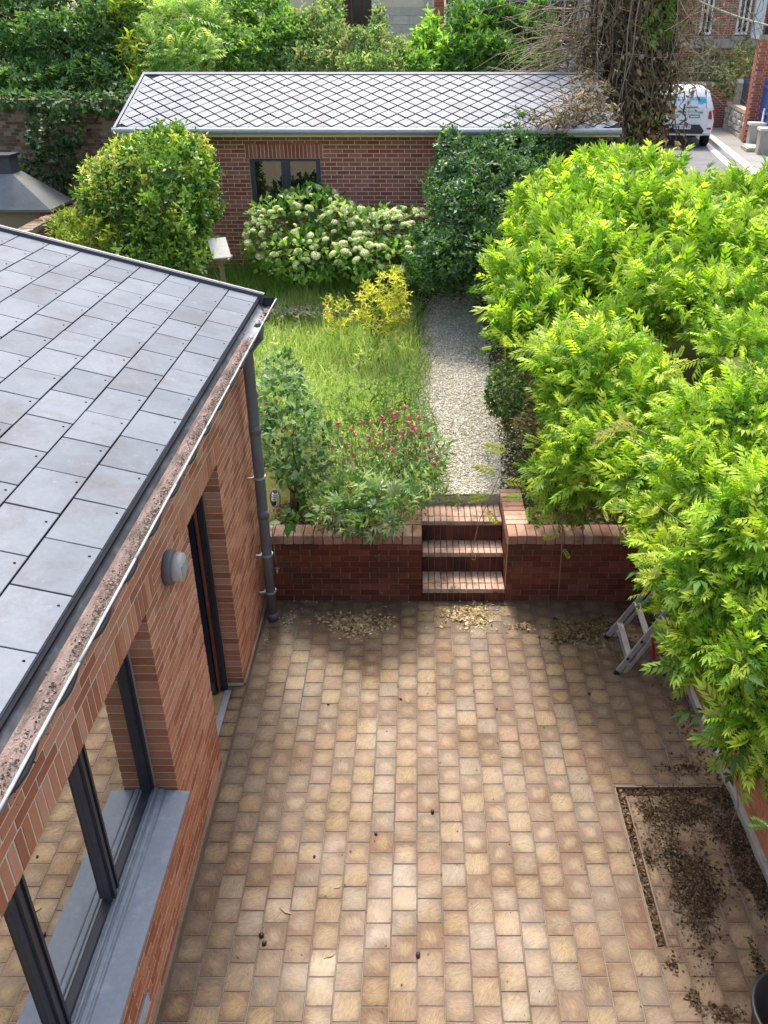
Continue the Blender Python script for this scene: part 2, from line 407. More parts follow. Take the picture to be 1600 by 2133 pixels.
def frames(d, n):
    y = unit(d); x = unit(np.cross(y, n)); z = np.cross(x, y)
    return np.stack([x, y, z], axis=-1)
def scatter(name, tmpl, pos, Rm, s, tint, mat, parent=None, kind='stuff'):
    V, Tf = tmpl; n = len(pos); k = len(V)
    P = (np.einsum('nij,kj->nki', Rm, V)*s[:, None, None] + pos[:, None, :]).reshape(-1, 3)
    Fi = (Tf[None] + (np.arange(n)*k)[:, None, None]).reshape(-1)
    me = bpy.data.meshes.new(name); nf = len(Fi)//3
    me.vertices.add(len(P)); me.vertices.foreach_set('co', P.astype(np.float32).ravel())
    me.loops.add(len(Fi)); me.loops.foreach_set('vertex_index', Fi.astype(np.int32))
    me.polygons.add(nf); me.polygons.foreach_set('loop_start', (np.arange(nf)*3).astype(np.int32))
    c = np.ones((n, k, 4), np.float32); c[:, :, :3] = tint[:, None, :]
    me.attributes.new('tint', 'FLOAT_COLOR', 'POINT').data.foreach_set('color', c.ravel())
    me.materials.append(mat); me.update(calc_edges=True)
    o = link(name, me, parent)
    if parent is not None: o.location = -WORG[parent.name]; WORG[o.name] = Vector((0, 0, 0))
    if kind: o['kind'] = kind
    return o
def tints(n, cols, jitter=.14):
    cols = np.array(cols, float); w = rng.random(n)*(len(cols)-1); i = np.minimum(w.astype(int), len(cols)-2); f = (w-i)[:, None]
    return np.clip((cols[i]*(1-f)+cols[i+1]*f)*(1+rng.normal(0, jitter, (n, 1))), .002, 1)
def lobe(px, py, zc, rx, ry, dep=None):
    c = at(px, py, zc); k = zc/F
    return (np.array(c), np.array([rx*k, dep if dep else (rx+ry)/2*k, ry*k]))
def lump(d, seed, freq=3.0):
    a = np.sin(d@np.array([freq, 1.7, .9])+seed)*np.sin(d@np.array([-.8, freq*1.1, 1.9])+seed*1.7)*np.sin(d@np.array([1.1, -2., freq*1.2])+seed*.6)
    b = np.sin(d@np.array([2.3*freq, 3.1, -1.9])+seed*2.1)*np.sin(d@np.array([2.1, -2.4*freq, 2.9])+seed*.3)
    return a*.7+b*.45
def crown_points(lobes, dens, lumpy=.16, shell=.22, minz=None):
    Ps = []; Ds = []; Hs = []
    for i, (c, r) in enumerate(lobes):
        area = 4*math.pi*((r[0]*r[1])**1.6/3+(r[0]*r[2])**1.6/3+(r[1]*r[2])**1.6/3)**(1/1.6)
        n = max(12, int(dens*area)); d = unit(rng.normal(0, 1, (n, 3)))
        h = lump(d, i*3.7+c[0]); q = 1 + lumpy*h - np.abs(rng.normal(0, shell, n))
        p = c + d*r*q[:, None]
        keep = np.ones(n, bool)
        for j, (c2, r2) in enumerate(lobes):
            if j != i: keep &= (((p-c2)/r2)**2).sum(1) > .55
        far = (d[:, 1] > .45) & (rng.random(n) < .6); keep &= ~far
        if minz is not None: keep &= p[:, 2] > minz
        Ps.append(p[keep]); Ds.append(unit(d/r)[keep]); Hs.append(h[keep])
    return np.vstack(Ps), np.vstack(Ds), np.concatenate(Hs)
def foliage(name, lobes, dens, tmpl, size, cols, mat, parent, out=.7, up=.4, rnd=.7, lumpy=.16, shell=.2, sv=.25, minz=None, nup=.7):
    p, d, h = crown_points(lobes, dens, lumpy, shell, minz); n = len(p)
    dr = unit(d*out + np.array([0, 0, up]) + rng.normal(0, rnd, (n, 3)))
    nr = unit(d*.6 + np.array([0, 0, nup]) + rng.normal(0, .45, (n, 3)))
    return scatter(name, tmpl, p, frames(dr, nr), size*(1+rng.normal(0, sv, n)).clip(.4, 1.8), tints(n, cols), mat, parent)
def stems(name, parent, base, tips, r0, mat=None, wob=.12, n=5, nseg=5, sub=False):
    m = MB()
    for t in tips:
        a = Vector(base) + Vector((jit(.06), jit(.06), 0)); b = Vector(t); pts = []
        for i in range(nseg+1):
            u = i/nseg; q = a.lerp(b, u); q.z = a.z + (b.z-a.z)*(u**.8); k = wob*math.sin(math.pi*u)
            pts.append(q + Vector((jit(k), jit(k), 0)))
        m.cur = random.random(); m.tube(pts, [r0*(1-.75*i/nseg) for i in range(nseg+1)], n)
    return wpart(m, name, mat or M_bark, parent, True, 'stuff')
# ================================================================== the ground
def sheet(name, x0, x1, y0, y1, st, fn, mat, inside=None):
    xs = np.arange(x0, x1+1e-6, st); ys = np.arange(y0, y1+1e-6, st); m = MB()
    nx = len(xs); vs = [(x, y, fn(x, y)) for y in ys for x in xs]
    fs = [(j*nx+i, j*nx+i+1, (j+1)*nx+i+1, (j+1)*nx+i) for j in range(len(ys)-1) for i in range(nx-1)
          if inside is None or inside((xs[i]+xs[i+1])/2, (ys[j]+ys[j+1])/2)]
    m.add(vs, fs); o = m.build(name, mat, smooth=True); return tag(o, kind='structure')
sheet('garden_ground', -14, 12, 8.05, 24.05, .2, gz_b, M_earth, lambda x, y: not (y < 9.05 and 0 < x < 1.2))
m = MB()                                                     # the land beyond, out to the horizon
for (x0, x1, y0, y1) in ((-400, 400, 24.0, 500), (-400, -13.9, -300, 24.0), (11.9, 400, -300, 24.0), (3.2, 11.9, -300, 8.1)):
    z = ZST-.10
    m.add([(x0, y0, z), (x1, y0, z), (x1, y1, z), (x0, y1, z)], [(0, 1, 2, 3)])
tag(m.build('terrain', M_earth), kind='structure')

# ------------------------------------------------------------------ patio
TS = 0.2; PX0, PX1, PY0, PY1 = -1.80, 2.84, 1.2, 7.95
m = MB()                                                     # bedding: leaves the L-shaped drain channel open
CHX0, CHX1, CHY0, CHY1, CHT = 1.81, 1.905, 3.78, 5.24, 5.13    # channel along the tray: x range, y range, far arm y range CHT..CHY1
for (x0, x1, y0, y1) in ((-2.0, CHX0, -3.0, PY1+.1), (CHX0, 3.0, CHY1, PY1+.1), (CHX1, 3.0, -3.0, CHT), (CHX0, CHX1, -3.0, CHY0)):
    m.box(x0, x1, y0, y1, -.12, -.004)
patio = m.build('patio', M_grout); tag(patio, kind='structure')
items = []
for k in range(-9, 15):
    x0, x1 = k*TS, (k+1)*TS; x0c, x1c = max(x0, PX0), min(x1, PX1)
    if x1c-x0c < .03: continue
    y = 1.16 + (0 if k % 2 == 0 else .1)
    while y < PY1:
        y0, y1 = y, min(y+TS, PY1); y += TS
        if y1-y0 < .03: continue
        rects = [(x0c, x1c, y0, y1)]
        for (hx0, hx1, hy0, hy1) in ((CHX0, CHX1, CHY0, CHY1), (CHX0, 9, CHT, CHY1)):
            nr = []
            for (a, b, c, d) in rects:
                if b <= hx0 or a >= hx1 or d <= hy0 or c >= hy1: nr.append((a, b, c, d)); continue
                if c < hy0: nr.append((a, b, c, hy0))
                if d > hy1: nr.append((a, b, hy1, d))
                c2, d2 = max(c, hy0), min(d, hy1)
                if a < hx0: nr.append((a, hx0, c2, d2))
                if b > hx1: nr.append((hx1, b, c2, d2))
            rects = nr
        for (a, b, c, d) in rects:
            g = .0075
            if b-a-g < .03 or d-c-g < .03: continue
            full = (b-a) > .19 and (d-c) > .19
            items.append((((a+b)/2+(jit(.0012)), (c+d)/2+jit(.0015), -.009+jit(.0012)), (round(b-a-g, 3), round(d-c-g, 3), .018), (jit(.004), jit(.004), jit(.006))))
pieces(patio, 'tile', items, M_tile, 300, 'tile_field', .0025, 60, lambda c: .3 if c[0] > 1.9 else 1)
m = MB(); m.box(CHX0, CHX1, CHY0, CHY1, -.10, -.055); m.box(CHX1, 2.84, CHT, CHY1, -.10, -.055)
o = wpart(m, 'drain_channel', M_soil, patio)
m = MB(); m.box(CHX1-.014, CHX1-.002, CHY0, CHT-.003, -.055, .001)
wpart(m, 'drain_edging', M_plinth, patio)
m = MB(); m.box(CHX0+.001, CHX0+.010, CHY0, CHY1-.012, -.055, .001); m.box(CHX0+.012, 2.82, CHY1-.012, CHY1-.002, -.055, .002)
wpart(m, 'drain_edging', M_mortar_d, patio)

# ================================================================== the brick house wing at the left
XW, XF = -1.82, -1.98                                        # outer wall face, plane of the frames
YN, YE = 0.6, 7.93                                           # near and far end of the wall
CHB = 0.0744; Z0 = 0.10
WIN = (0.2, 4.32, Z0+12*CHB, Z0+35*CHB); DOOR = (5.42, 6.44, Z0-.01, Z0+35*CHB)
ZL = Z0+38*CHB; ZTOP = Z0+47*CHB
house = thing('brick_house_wing', 'low red brick house wing with grey slate roof along the left of the patio', 'house', (-1.9, 4.3, 0))
m = MB()
def core(y0, y1, z0, z1): m.box(-2.12, XW-.0032, y0, y1, z0, z1)
core(YN, WIN[1]+.012, .02, WIN[2]-.02); core(WIN[1]+.012, DOOR[0]-.012, .02, WIN[3]); core(DOOR[1]+.012, YE, .02, WIN[3])
core(YN, YE, WIN[3]+.012, ZTOP+.08)
wpart(m, 'wall', M_mortar, house)
m = MB(); m.box(-5.4, -2.12, YE-.25, YE, .02, 3.7); m.box(-5.4, -5.2, YN, YE, .02, 4.2)
wpart(m, 'wall', M_mortar, house)
LW = (YN, 4.55, WIN[3], ZL); LD = (5.20, 6.66, WIN[3], ZL)
br = lay('Y', YN, YE, Z0, 47, CHB, .232, XW, .10, (WIN, DOOR, LW, LD), .0135, 1, .05, .06)
for (a, b) in ((LW[0], LW[1]), (LD[0], LD[1])):
    n = round((b-a)/CHB); st = (b-a)/n
    for i in range(n): br.append(((XW-.08+jit(.001), a+(i+.5)*st, (WIN[3]+ZL)/2), (.16, round(st-.014, 3), round(ZL-WIN[3]-.014, 3)), None))
def bscore(c): return 0 if (c[1] < 2.0 or (c[2] > 3.15 and c[1] > 7) or c[2] > 3.45) else 1
pieces(house, 'brick', br, M_brick, 300, 'brickwork', 0, 10, bscore)
m = MB(); m.box(XW-.02, XW+.022, YN, DOOR[0]-.02, 0.002, Z0-.004); m.box(XW-.02, XW+.022, DOOR[1]+.02, YE, 0.002, Z0-.004)
m.box(-2.2, XW+.022, DOOR[0]-.02, DOOR[1]+.02, .002, .058)
wpart(m, 'plinth', M_plinth, house)
# window
win = wpart(MB().box(XF-.09, XF-.02, YN, WIN[1]-.001, 1.032, 1.12).box(XF-.09, XF-.02, YN, WIN[1]-.001, WIN[3]-.07, WIN[3]-.002), 'window', M_anth, house)
wpart(MB().box(XF-.09, XF-.015, WIN[1]-.085, WIN[1]-.002, 1.12, WIN[3]-.07).box(XF-.015, XF+.004, WIN[1]-.06, WIN[1]-.035, 1.115, WIN[3]-.005), 'frame', M_anth, win)
for i, yc in enumerate((3.45, 2.62, 1.79)):
    wpart(MB().box(XF-.09, XF-.015, yc-.052, yc+.052, 1.12, WIN[3]-.07), 'mullion', M_anth_l, win)
    wpart(MB().box(XF-.015, XF+.008, yc-.042, yc-.012, 1.115, WIN[3]-.005).box(XF-.015, XF+.002, yc+.03, yc+.05, 1.115, WIN[3]-.005), 'mullion_bead', M_anth, win)
for (a, b) in ((3.502, WIN[1]-.085), (2.672, 3.398), (1.842, 2.568), (YN, 1.738)):
    o = wpart(MB().box(XF-.06, XF-.045, a, b, 1.12, WIN[3]-.07), 'pane', M_mirror, win)
m = MB()
prof = [(-2.0, 1.085), (-1.965, 1.085), (-1.963, 1.070), (-1.92, 1.066), (-1.918, 1.055), (-1.727, 1.043), (-1.727, 1.013), (-2.0, 1.030)]
def extr(mb, prof, y0, y1):
    n = len(prof); vs = [(x, y0, z) for x, z in prof] + [(x, y1, z) for x, z in prof]
    mb.add(vs, [(i, (i+1) % n, n+(i+1) % n, n+i) for i in range(n)] + [tuple(range(n))[::-1], tuple(range(n, 2*n))])
extr(m, prof, YN, 4.31); wpart(m, 'sill', M_sill, win)
m = MB(); m.box(-1.955, -1.945, YN, 4.30, 1.0735, 1.079); m.box(-1.905, -1.895, YN, 4.30, 1.0545, 1.059); m.box(-1.985, -1.978, YN, 4.30, 1.086, 1.094)
wpart(m, 'sill_rail', M_zinc_d, win)
# doorway with the leaf standing open inwards
door = wpart(MB().box(XF-.048, XF-.002, DOOR[1]-.06, DOOR[1]-.006, .06, DOOR[3]-.07).box(XF-.08, XF-.005, DOOR[0]+.006, DOOR[0]+.07, .06, DOOR[3]-.07).box(XF-.08, XF-.005, DOOR[0]+.006, DOOR[1]-.006, DOOR[3]-.07, DOOR[3]-.004), 'door', M_anth, house)
wpart(MB().box(-2.98, XF-.088, DOOR[1]-.14, DOOR[1]-.09, .085, DOOR[3]-.08), 'leaf', M_navy, door)
wpart(MB().box(-2.70, XF-.10, DOOR[1]-.143, DOOR[1]-.139, .10, .24), 'kick_plate', M_anth_l, door)
wpart(MB().box(XF-.076, XF-.062, DOOR[1]-.12, DOOR[1]-.03, .085, DOOR[3]-.08), 'lining_reflection', M_brick_g, door)  # lining strip at the door edge, coloured brick red to imitate reflected bricks
wpart(MB().box(XF-.02, XF+.045, DOOR[0]+.01, DOOR[1]-.07, .060, .078), 'threshold', M_lip, door)
items = []
for i in range(6):
    y0 = DOOR[0]+.0+i*.17
    items.append((((XF+.045+XW+.02)/2, y0+.085, .066), (round(XW+.02-XF-.047, 3), .163, .013), None))
pieces(house, 'doorstep_tile', items, M_tile, 30, 'tile', .002, 6)
M_yfloor = mvar('yellow_floor_tile', [(.42, .29, .11), (.50, .36, .16)], 3, .5, .4, .5, .05, 30)
items = [((-2.15-.3*i, 5.3+.3*j, .066), (.292, .292, .012), None) for i in range(8) for j in range(4)]
pieces(house, 'floor_tile', items, M_yfloor, 40, 'floor', .002, 4)
m = MB(); m.box(-5.2, -2.12, YN, YE-.25, .0, .058); wpart(m, 'floor', M_mortar_d, house)
m = MB(); m.box(-2.20, -2.125, DOOR[1]-.05, YE-.25, .06, 2.7); wpart(m, 'inner_wall', M_conc, house)
# vent grille low on the wall
v = wpart(MB().box(XW-.01, XW+.008, 3.0, 3.24, .29, .43), 'vent', M_zinc_d, house)
for i in range(4): wpart(MB().box(XW+.008, XW+.014, 3.015, 3.225, .305+i*.032, .317+i*.032), 'slat', M_zinc, v)
# roof
RX0, RZ0, RS = -1.655, 3.755, 0.27; RA = math.atan(RS); RY0, RY1 = 0.4, 8.17
def rp(s, y, up=0): return Vector((RX0 - s*math.cos(RA) + up*math.sin(RA), y, RZ0 + s*math.sin(RA) + up*math.cos(RA)))
m = MB(); n1 = rp(0, RY0); n2 = rp(3.75, RY0)
a, b = rp(-.02, RY0, -.10), rp(3.75, RY0, -.10); c, d = rp(3.75, RY0, -.008), rp(-.02, RY0, -.008)
vs = [tuple(q) for q in (a, b, c, d)] + [(q.x, RY1-.02, q.z) for q in (a, b, c, d)]
m.add(vs, [(0, 1, 2, 3), (7, 6, 5, 4), (0, 4, 5, 1), (1, 5, 6, 2), (2, 6, 7, 3), (3, 7, 4, 0)])
M_under = mvar('roof_underlay', [(.012, .012, .016), (.028, .028, .034)], 3, .9, .1, .2, 0)
roof = wpart(m, 'roof', M_under, house)
items = []
for k in range(12):
    s0 = .0+k*.304; y = RY1-.01; first = True
    while y > RY0:
        L = .40
        if first and k % 2 == 0: L = .22
        if first and k % 2 == 1: L = .42-.02
        first = False; y0 = max(y-L, RY0)
        cpt = rp(s0+.152, (y+y0)/2+jit(.002), .005+jit(.0015))
        items.append((tuple(cpt), (.295+jit(.002), round(y-y0-.009, 3), .009), (jit(.004), RA+jit(.004)-.008, jit(.004))))
        y = y0
# slates lean down towards +X: a rotation about Y by +RA tips local X down on the far side
items = [(c, (round(s[0], 3), s[1], s[2]), e) for c, s, e in items]
pieces(roof, 'slate', items, M_slate, 300, 'slates', .0015, 14)
m = MB()
for c, s, e in items:                                        # the small hook that shows on each slate
    q = Vector(c) + Euler(e).to_matrix() @ Vector((s[0]/2-.035, s[1]*random.choice((.30, .27, .33, .36)), .006))
    m.box(q.x-.006, q.x+.006, q.y-.0035, q.y+.0035, q.z-.003, q.z+.003)
wpart(m, 'slate_hooks', M_dark, roof, kind='stuff')
m = MB()
p0, p1 = rp(-.04, RY1-.03, .0), rp(3.75, RY1-.03, .0)
for (y0, y1, u0, u1) in ((RY1-.02, RY1+.035, -.12, .045),):
    q = [rp(-.05, y0, u0), rp(3.75, y0, u0), rp(3.75, y0, u1), rp(-.05, y0, u1)]
    vs = [tuple(v) for v in q] + [(v.x, y1, v.z) for v in q]
    m.add(vs, [(0, 1, 2, 3), (7, 6, 5, 4), (0, 4, 5, 1), (1, 5, 6, 2), (2, 6, 7, 3), (3, 7, 4, 0)])
wpart(m, 'verge_trim', M_anth_l, roof)
m = MB(); q = [rp(-.05, RY1+.0, .0462), rp(3.75, RY1, .0462), rp(3.75, RY1, .0502), rp(-.05, RY1, .0502)]
vs = [(v.x, RY1+.012, v.z) for v in q] + [(v.x, RY1+.038, v.z) for v in q]
m.add(vs, [(0, 1, 2, 3), (7, 6, 5, 4), (0, 4, 5, 1), (1, 5, 6, 2), (2, 6, 7, 3), (3, 7, 4, 0)]); wpart(m, 'verge_cap', M_lip, roof)
# gutter
GX0, GX1, GZ = -1.665, -1.475, 3.735
gut = None
GC, GR = (GX0+GX1)/2, (GX1-GX0)/2
prof_o = [(GC+GR*math.cos(t), GZ-GR*1.15*math.sin(t)) for t in np.linspace(math.pi, 0, 13)] + [(GC+(GR-.006)*math.cos(t), GZ+.001-(GR*1.15-.006)*math.sin(t)) for t in np.linspace(0, math.pi, 13)]
prof_o = [(x, z+(.02 if x < GX0+.008 else 0)) for x, z in prof_o]
m = MB(); extr(m, prof_o, RY0, 8.205); gut = wpart(m, 'gutter', M_zinc_d, house)
m = MB(); n_ = 13; q = prof_o[:n_]; m.add([(x, 8.2055, min(z, GZ)) for x, z in q]+[(x, 8.212, min(z, GZ)) for x, z in q], [tuple(range(n_)), tuple(range(n_, 2*n_))[::-1]]+[(i, i+1, n_+i+1, n_+i) for i in range(n_-1)]); wpart(m, 'end_stop', M_anth, gut)
m = MB(); vs = [(GX0-.004, y, GZ+.012) for y in (RY0, 7.2)]+[(GX0+.052, y, GZ-.052) for y in (RY0, 7.2)]+[(GX0-.004, y, GZ-.05) for y in (RY0, 7.2)]; m.add(vs, [(0, 2, 3, 1), (2, 4, 5, 3), (4, 0, 1, 5)])
M_flash = mvar('lead_flashing', [(.025, .028, .032), (.055, .06, .066), (.14, .15, .16)], 9, .9, .1, 0, .3, 30, stretch=(1, .6, 1))
wpart(m, 'flashing', M_flash, gut)
for i in range(10):
    y0 = 8.17-.78*i
    if y0 < .6: break
    m = MB(); pts = [(GX1+.004, y0-.775+.775*j/6, GZ+.004+jit(.0015)) for j in range(7)]
    m.tube(pts, .0075, 8); wpart(m, 'lip_bead', M_lip, gut, True)
for i in range(17):  # black lens shapes standing in for the scalloped shadow under the lip
    y0 = 8.05-.42*i
    if y0 < .7: break
    m = MB(); m.tube([(GX1-.004, y0-.13, GZ-.018), (GX1-.003, y0-.07, GZ-.030), (GX1-.002, y0, GZ-.036), (GX1-.003, y0+.07, GZ-.030), (GX1-.004, y0+.13, GZ-.018)], [.004, .014, .018, .014, .004], 8)
    wpart(m, 'lip_shadow', M_black, gut, True)
m = MB(); m.lathe([(.052, -.004), (.052, .004)], (-1.565, 7.60, GZ-.098), 18); wpart(m, 'outlet', M_dark, gut)
m = MB()                                                     # silt lying along the bottom
ys = np.arange(RY0+.05, 7.15, .06)
for k, y in enumerate(ys):
    w0 = GX0+.050; w1 = GX1-.009; hmid = GZ-.056+.012*math.sin(y*3.1)+jit(.006)
    if y > 6.6: hmid -= (y-6.6)*.07
    m.v += [(w0, y, GZ-.05), ((w0*2+w1)/3, y, hmid+.006+jit(.004)), ((w0+2*w1)/3, y, hmid+jit(.005)), (w1, y, hmid+.030)]
    m.r += [.5]*4; m.uv += [(0, 0, 0)]*4
nk = len(ys); m.f = [(i*4+j, i*4+j+1, (i+1)*4+j+1, (i+1)*4+j) for i in range(nk-1) for j in range(3)]; m.mi = [0]*len(m.f)
o = m.build('gutter_silt', M_silt, smooth=True); tag(o, 'pinkish brown silt lying in the roof gutter of the house wing', 'silt', None, 'stuff')
# soffit under the eaves, fascia
wpart(MB().box(-2.10, GX0-.016, RY0, RY1-.04, GZ-.16, GZ-.10), 'soffit', M_conc, house)
# downpipe
PXc, PYc, PR = -1.70, 7.60, .058
m = MB(); m.tube([(-1.565, 7.60, GZ-.115), (-1.58, 7.60, GZ-.22), (PXc, PYc, GZ-.38), (PXc, PYc, 2.2), (PXc, PYc, 1.0), (PXc, PYc, .004)], PR, 20)
pipe = wpart(m, 'downpipe', M_pipe, house, True)
for z in (2.45, 1.42, .02):
    m = MB(); m.lathe([(PR+.001, -.05), (PR+.006, -.05), (PR+.006, .05), (PR+.001, .05)], (PXc, PYc, z+.05), 20); wpart(m, 'collar', M_pipe, pipe, True)
for z in (1.93, .93, .42):
    m = MB(); m.lathe([(PR+.002, -.012), (PR+.010, -.012), (PR+.010, .012), (PR+.002, .012)], (PXc, PYc, z), 20); m.bar((PXc-.05, PYc-.03, z), (XW-.01, PYc-.03, z), .02, .016)
    wpart(m, 'pipe_clip', M_zinc, pipe)
# wall lamp
LY, LZ = 4.83, 2.73
lamp = thing('wall_lamp', 'round bulkhead wall lamp with frosted ribbed glass between window and door', 'lamp', (XW, LY, LZ))
m = MB(); m.lathe([(.125, 0), (.13, .015), (.13, .05), (.118, .058)], (XW+.001, LY, LZ), 28, 'X'); wpart(m, 'base', M_pipe, lamp, True)
M_frost = mvar('frosted_glass', [(.46, .45, .38), (.55, .54, .46)], 4, .25, .5, .2, .1, 60)
m = MB(); m.lathe([(.112, .058), (.114, .085), (.108, .115), (.096, .128), (.06, .135), (.01, .137)], (XW+.001, LY, LZ), 28, 'X'); wpart(m, 'glass', M_frost, lamp, True)
m = MB()
for i in range(7): m.box(XW+.132, XW+.1395, LY-.07+i*.0233-.003, LY-.07+i*.0233+.003, LZ-.05, LZ+.05)
wpart(m, 'rib', M_frost, lamp)

# ================================================================== retaining walls and steps at the end of the patio
YW, ZC = 7.95, .95                                          # face of the wall, top of its coping
SX0, SX1 = .062, 1.062
def retwall(name, label, x0, x1, rx0, rx1, ry):
    t = thing(name, label, 'wall', ((x0+x1)/2, YW, 0))
    m = MB(); m.box(x0+.004, x1-.004, YW+.006, YW+.27, .0, ZC-.13); m.box(rx0+.006, rx1-.006, YW+.27, ry, .3, ZC-.13); wpart(m, 'core', M_mortar_d, t)
    it = lay('X', x0, x1, .004, 10, .0822, .232, YW, .10, (), .010, -1, .07)
    z0 = ZC-.118
    n = round((x1-x0)/.113); st = (x1-x0)/n
    cap = [((x0+(i+.5)*st, YW-.012+.125+jit(.003), ZC-.058+jit(.003)), (round(st-.010, 3), .25, .114), (jit(.006), 0, jit(.01))) for i in range(n)]
    k = round((ry-YW-.25)/.113); st2 = (ry-YW-.25)/max(k, 1)
    cap += [(((rx0+rx1)/2, YW+.245+(i+.5)*st2, ZC-.058+jit(.003)), (round(rx1-rx0, 3), round(st2-.010, 3), .114), (0, jit(.006), jit(.01))) for i in range(k)]
    face = lay('Y', YW+.10, ry, .20, 7, .0822, .232, rx1 if name == 'x' else rx0, .10, (), .010, -1 if rx0 > .5 else 1, .07)
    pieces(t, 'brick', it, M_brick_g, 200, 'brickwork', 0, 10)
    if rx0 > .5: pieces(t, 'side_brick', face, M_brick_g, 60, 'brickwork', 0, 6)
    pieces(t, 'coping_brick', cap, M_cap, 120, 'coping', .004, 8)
    return t
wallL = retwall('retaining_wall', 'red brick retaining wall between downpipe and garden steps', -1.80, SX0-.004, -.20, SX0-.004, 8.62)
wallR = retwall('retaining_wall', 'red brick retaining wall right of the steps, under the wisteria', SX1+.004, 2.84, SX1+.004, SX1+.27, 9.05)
steps = thing('garden_steps', 'three brick garden steps up from the patio to the gravel path', 'steps', ((SX0+SX1)/2, YW, 0))
tr = [(7.95, 8.30, 0.0, .19), (8.30, 8.57, .19, .476), (8.57, 8.97, .476, .762)]
m = MB()
for (y0, y1, za, zb) in tr: m.box(SX0+.003, SX1-.003, y0+.008, 9.0, 0 if za == 0 else za-.02, zb-.066)
wpart(m, 'core', M_mortar_d, steps)
wpart(MB().box(SX0-.03, SX1+.03, 8.972, 9.4, .3, .886), 'earth_bank', M_gravel, steps)
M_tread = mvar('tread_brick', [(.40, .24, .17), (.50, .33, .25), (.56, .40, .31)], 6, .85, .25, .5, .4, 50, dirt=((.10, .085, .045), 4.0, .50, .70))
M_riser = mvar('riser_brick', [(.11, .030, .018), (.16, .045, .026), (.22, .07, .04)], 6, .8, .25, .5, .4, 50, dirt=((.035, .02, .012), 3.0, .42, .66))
n = 13; st = (SX1-SX0)/n; front = []; rise = []
for (y0, y1, za, zb) in tr:
    for i in range(n):
        x = SX0+(i+.5)*st
        front.append(((x, y0-.012+.058, zb-.03+jit(.002)), (round(st-.009, 3), .116, .06), (0, 0, jit(.01))))
        front.append(((x+.0, (y0+.112+y1)/2, zb-.031+jit(.002)), (round(st-.009, 3), round(y1-y0-.115, 3), .06), (0, 0, jit(.008))))
        rise.append(((x+jit(.001), y0+.045, (za+zb-.066)/2), (round(st-.009, 3), .10, round(zb-za-.074, 3)), None))
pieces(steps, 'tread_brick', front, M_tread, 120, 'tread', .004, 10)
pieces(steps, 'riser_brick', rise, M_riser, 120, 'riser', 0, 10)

# ================================================================== boundary wall at the right
bw = thing('boundary_wall', 'tall red brick boundary wall with concrete footing behind the hanging wisteria', 'wall', (2.9, 5, 0))
wpart(MB().box(2.886, 3.2, -1.0, 8.3, -.1, 2.2), 'core', M_mortar, bw)
wpart(MB().box(2.835, 2.95, 1.0, 7.94, -.02, .085), 'footing', M_conc, bw)
it = lay('Y', 2.4, 7.94, .088, 27, .077, .232, 2.88, .10, (), .010, -1, .03)
pieces(bw, 'brick', it, M_brick, 300, 'brickwork', 0, 8, lambda c: 1 if (c[1] < 5.6 and c[2] < 1.2) else .05)
# ================================================================== garden: path, gravel, lawn
LP = [(905, 1046), (893, 1000), (888, 950), (876, 880), (868, 800), (870, 740), (874, 690), (884, 650), (905, 615)]
RP = [(1046, 1040), (1044, 980), (1040, 930), (1034, 880), (1024, 820), (1016, 750), (1008, 690), (1002, 650), (998, 612)]
Lw = [ghit(*p) for p in LP]; Rw = [ghit(*p) for p in RP]
Lw[0] = Vector((SX0, 8.98, 0)); Rw[0] = Vector((SX1, 8.98, 0))
m = MB(); vs = []; K = 6
for a, b in zip(Lw, Rw):
    for i in range(K+1):
        q = a.lerp(b, i/K); vs.append((q.x, q.y, gz(q.x, q.y)+.035))
m.add(vs, [(j*(K+1)+i, j*(K+1)+i+1, (j+1)*(K+1)+i+1, (j+1)*(K+1)+i) for j in range(len(Lw)-1) for i in range(K)])
tag(m.build('gravel_path', M_gravel, smooth=True), kind='structure')
def pathx(y):
    for (a, b, c, d) in zip(Lw[:-1], Lw[1:], Rw[:-1], Rw[1:]):
        if min(a.y, b.y) <= y <= max(a.y, b.y): return a.lerp(b, (y-a.y)/(b.y-a.y+1e-9)).x, c.lerp(d, min(1, max(0, (y-c.y)/(d.y-c.y+1e-9)))).x
    return None
# loose stones
sv = np.array([(1, 0, 0), (-1, 0, 0), (0, .8, 0), (0, -.8, 0), (0, 0, .55), (0, 0, -.4)]); sf = np.array([(0, 2, 4), (2, 1, 4), (1, 3, 4), (3, 0, 4), (0, 3, 5), (2, 0, 5), (1, 2, 5), (3, 1, 5)])
def stones(name, label, pts, size, cols, mat=M_litter):
    n = len(pts); d = rng.normal(0, 1, (n, 3)); d[:, 2] *= .35
    return tag(scatter(name, (sv, sf), np.array(pts), frames(d, np.tile([0, 0, 1.], (n, 1))+rng.normal(0, .2, (n, 3))), size*(1+rng.normal(0, .35, n)).clip(.4, 2), tints(n, cols, .12), mat), label, 'gravel')
pts = []
y0, y1 = Lw[0].y, Lw[-1].y
for _ in range(21000):
    y = y0 + (y1-y0)*random.random()**1.15; e = pathx(y)
    if e is None: continue
    x = e[0] + (e[1]-e[0])*random.gauss(.52, .31)
    if x < e[0]-.3 or x > e[1]+.5: continue
    pts.append((x, y, gz(x, y)+.04))
pts += [(x+random.gauss(0, .02), y, z+.004) for x, y, z in random.sample(pts, 4000)]
stones('gravel', 'pale limestone gravel strewn along the garden path', pts, .0145, [(.34, .30, .23), (.60, .55, .46), (.76, .72, .63), (.48, .43, .35)])
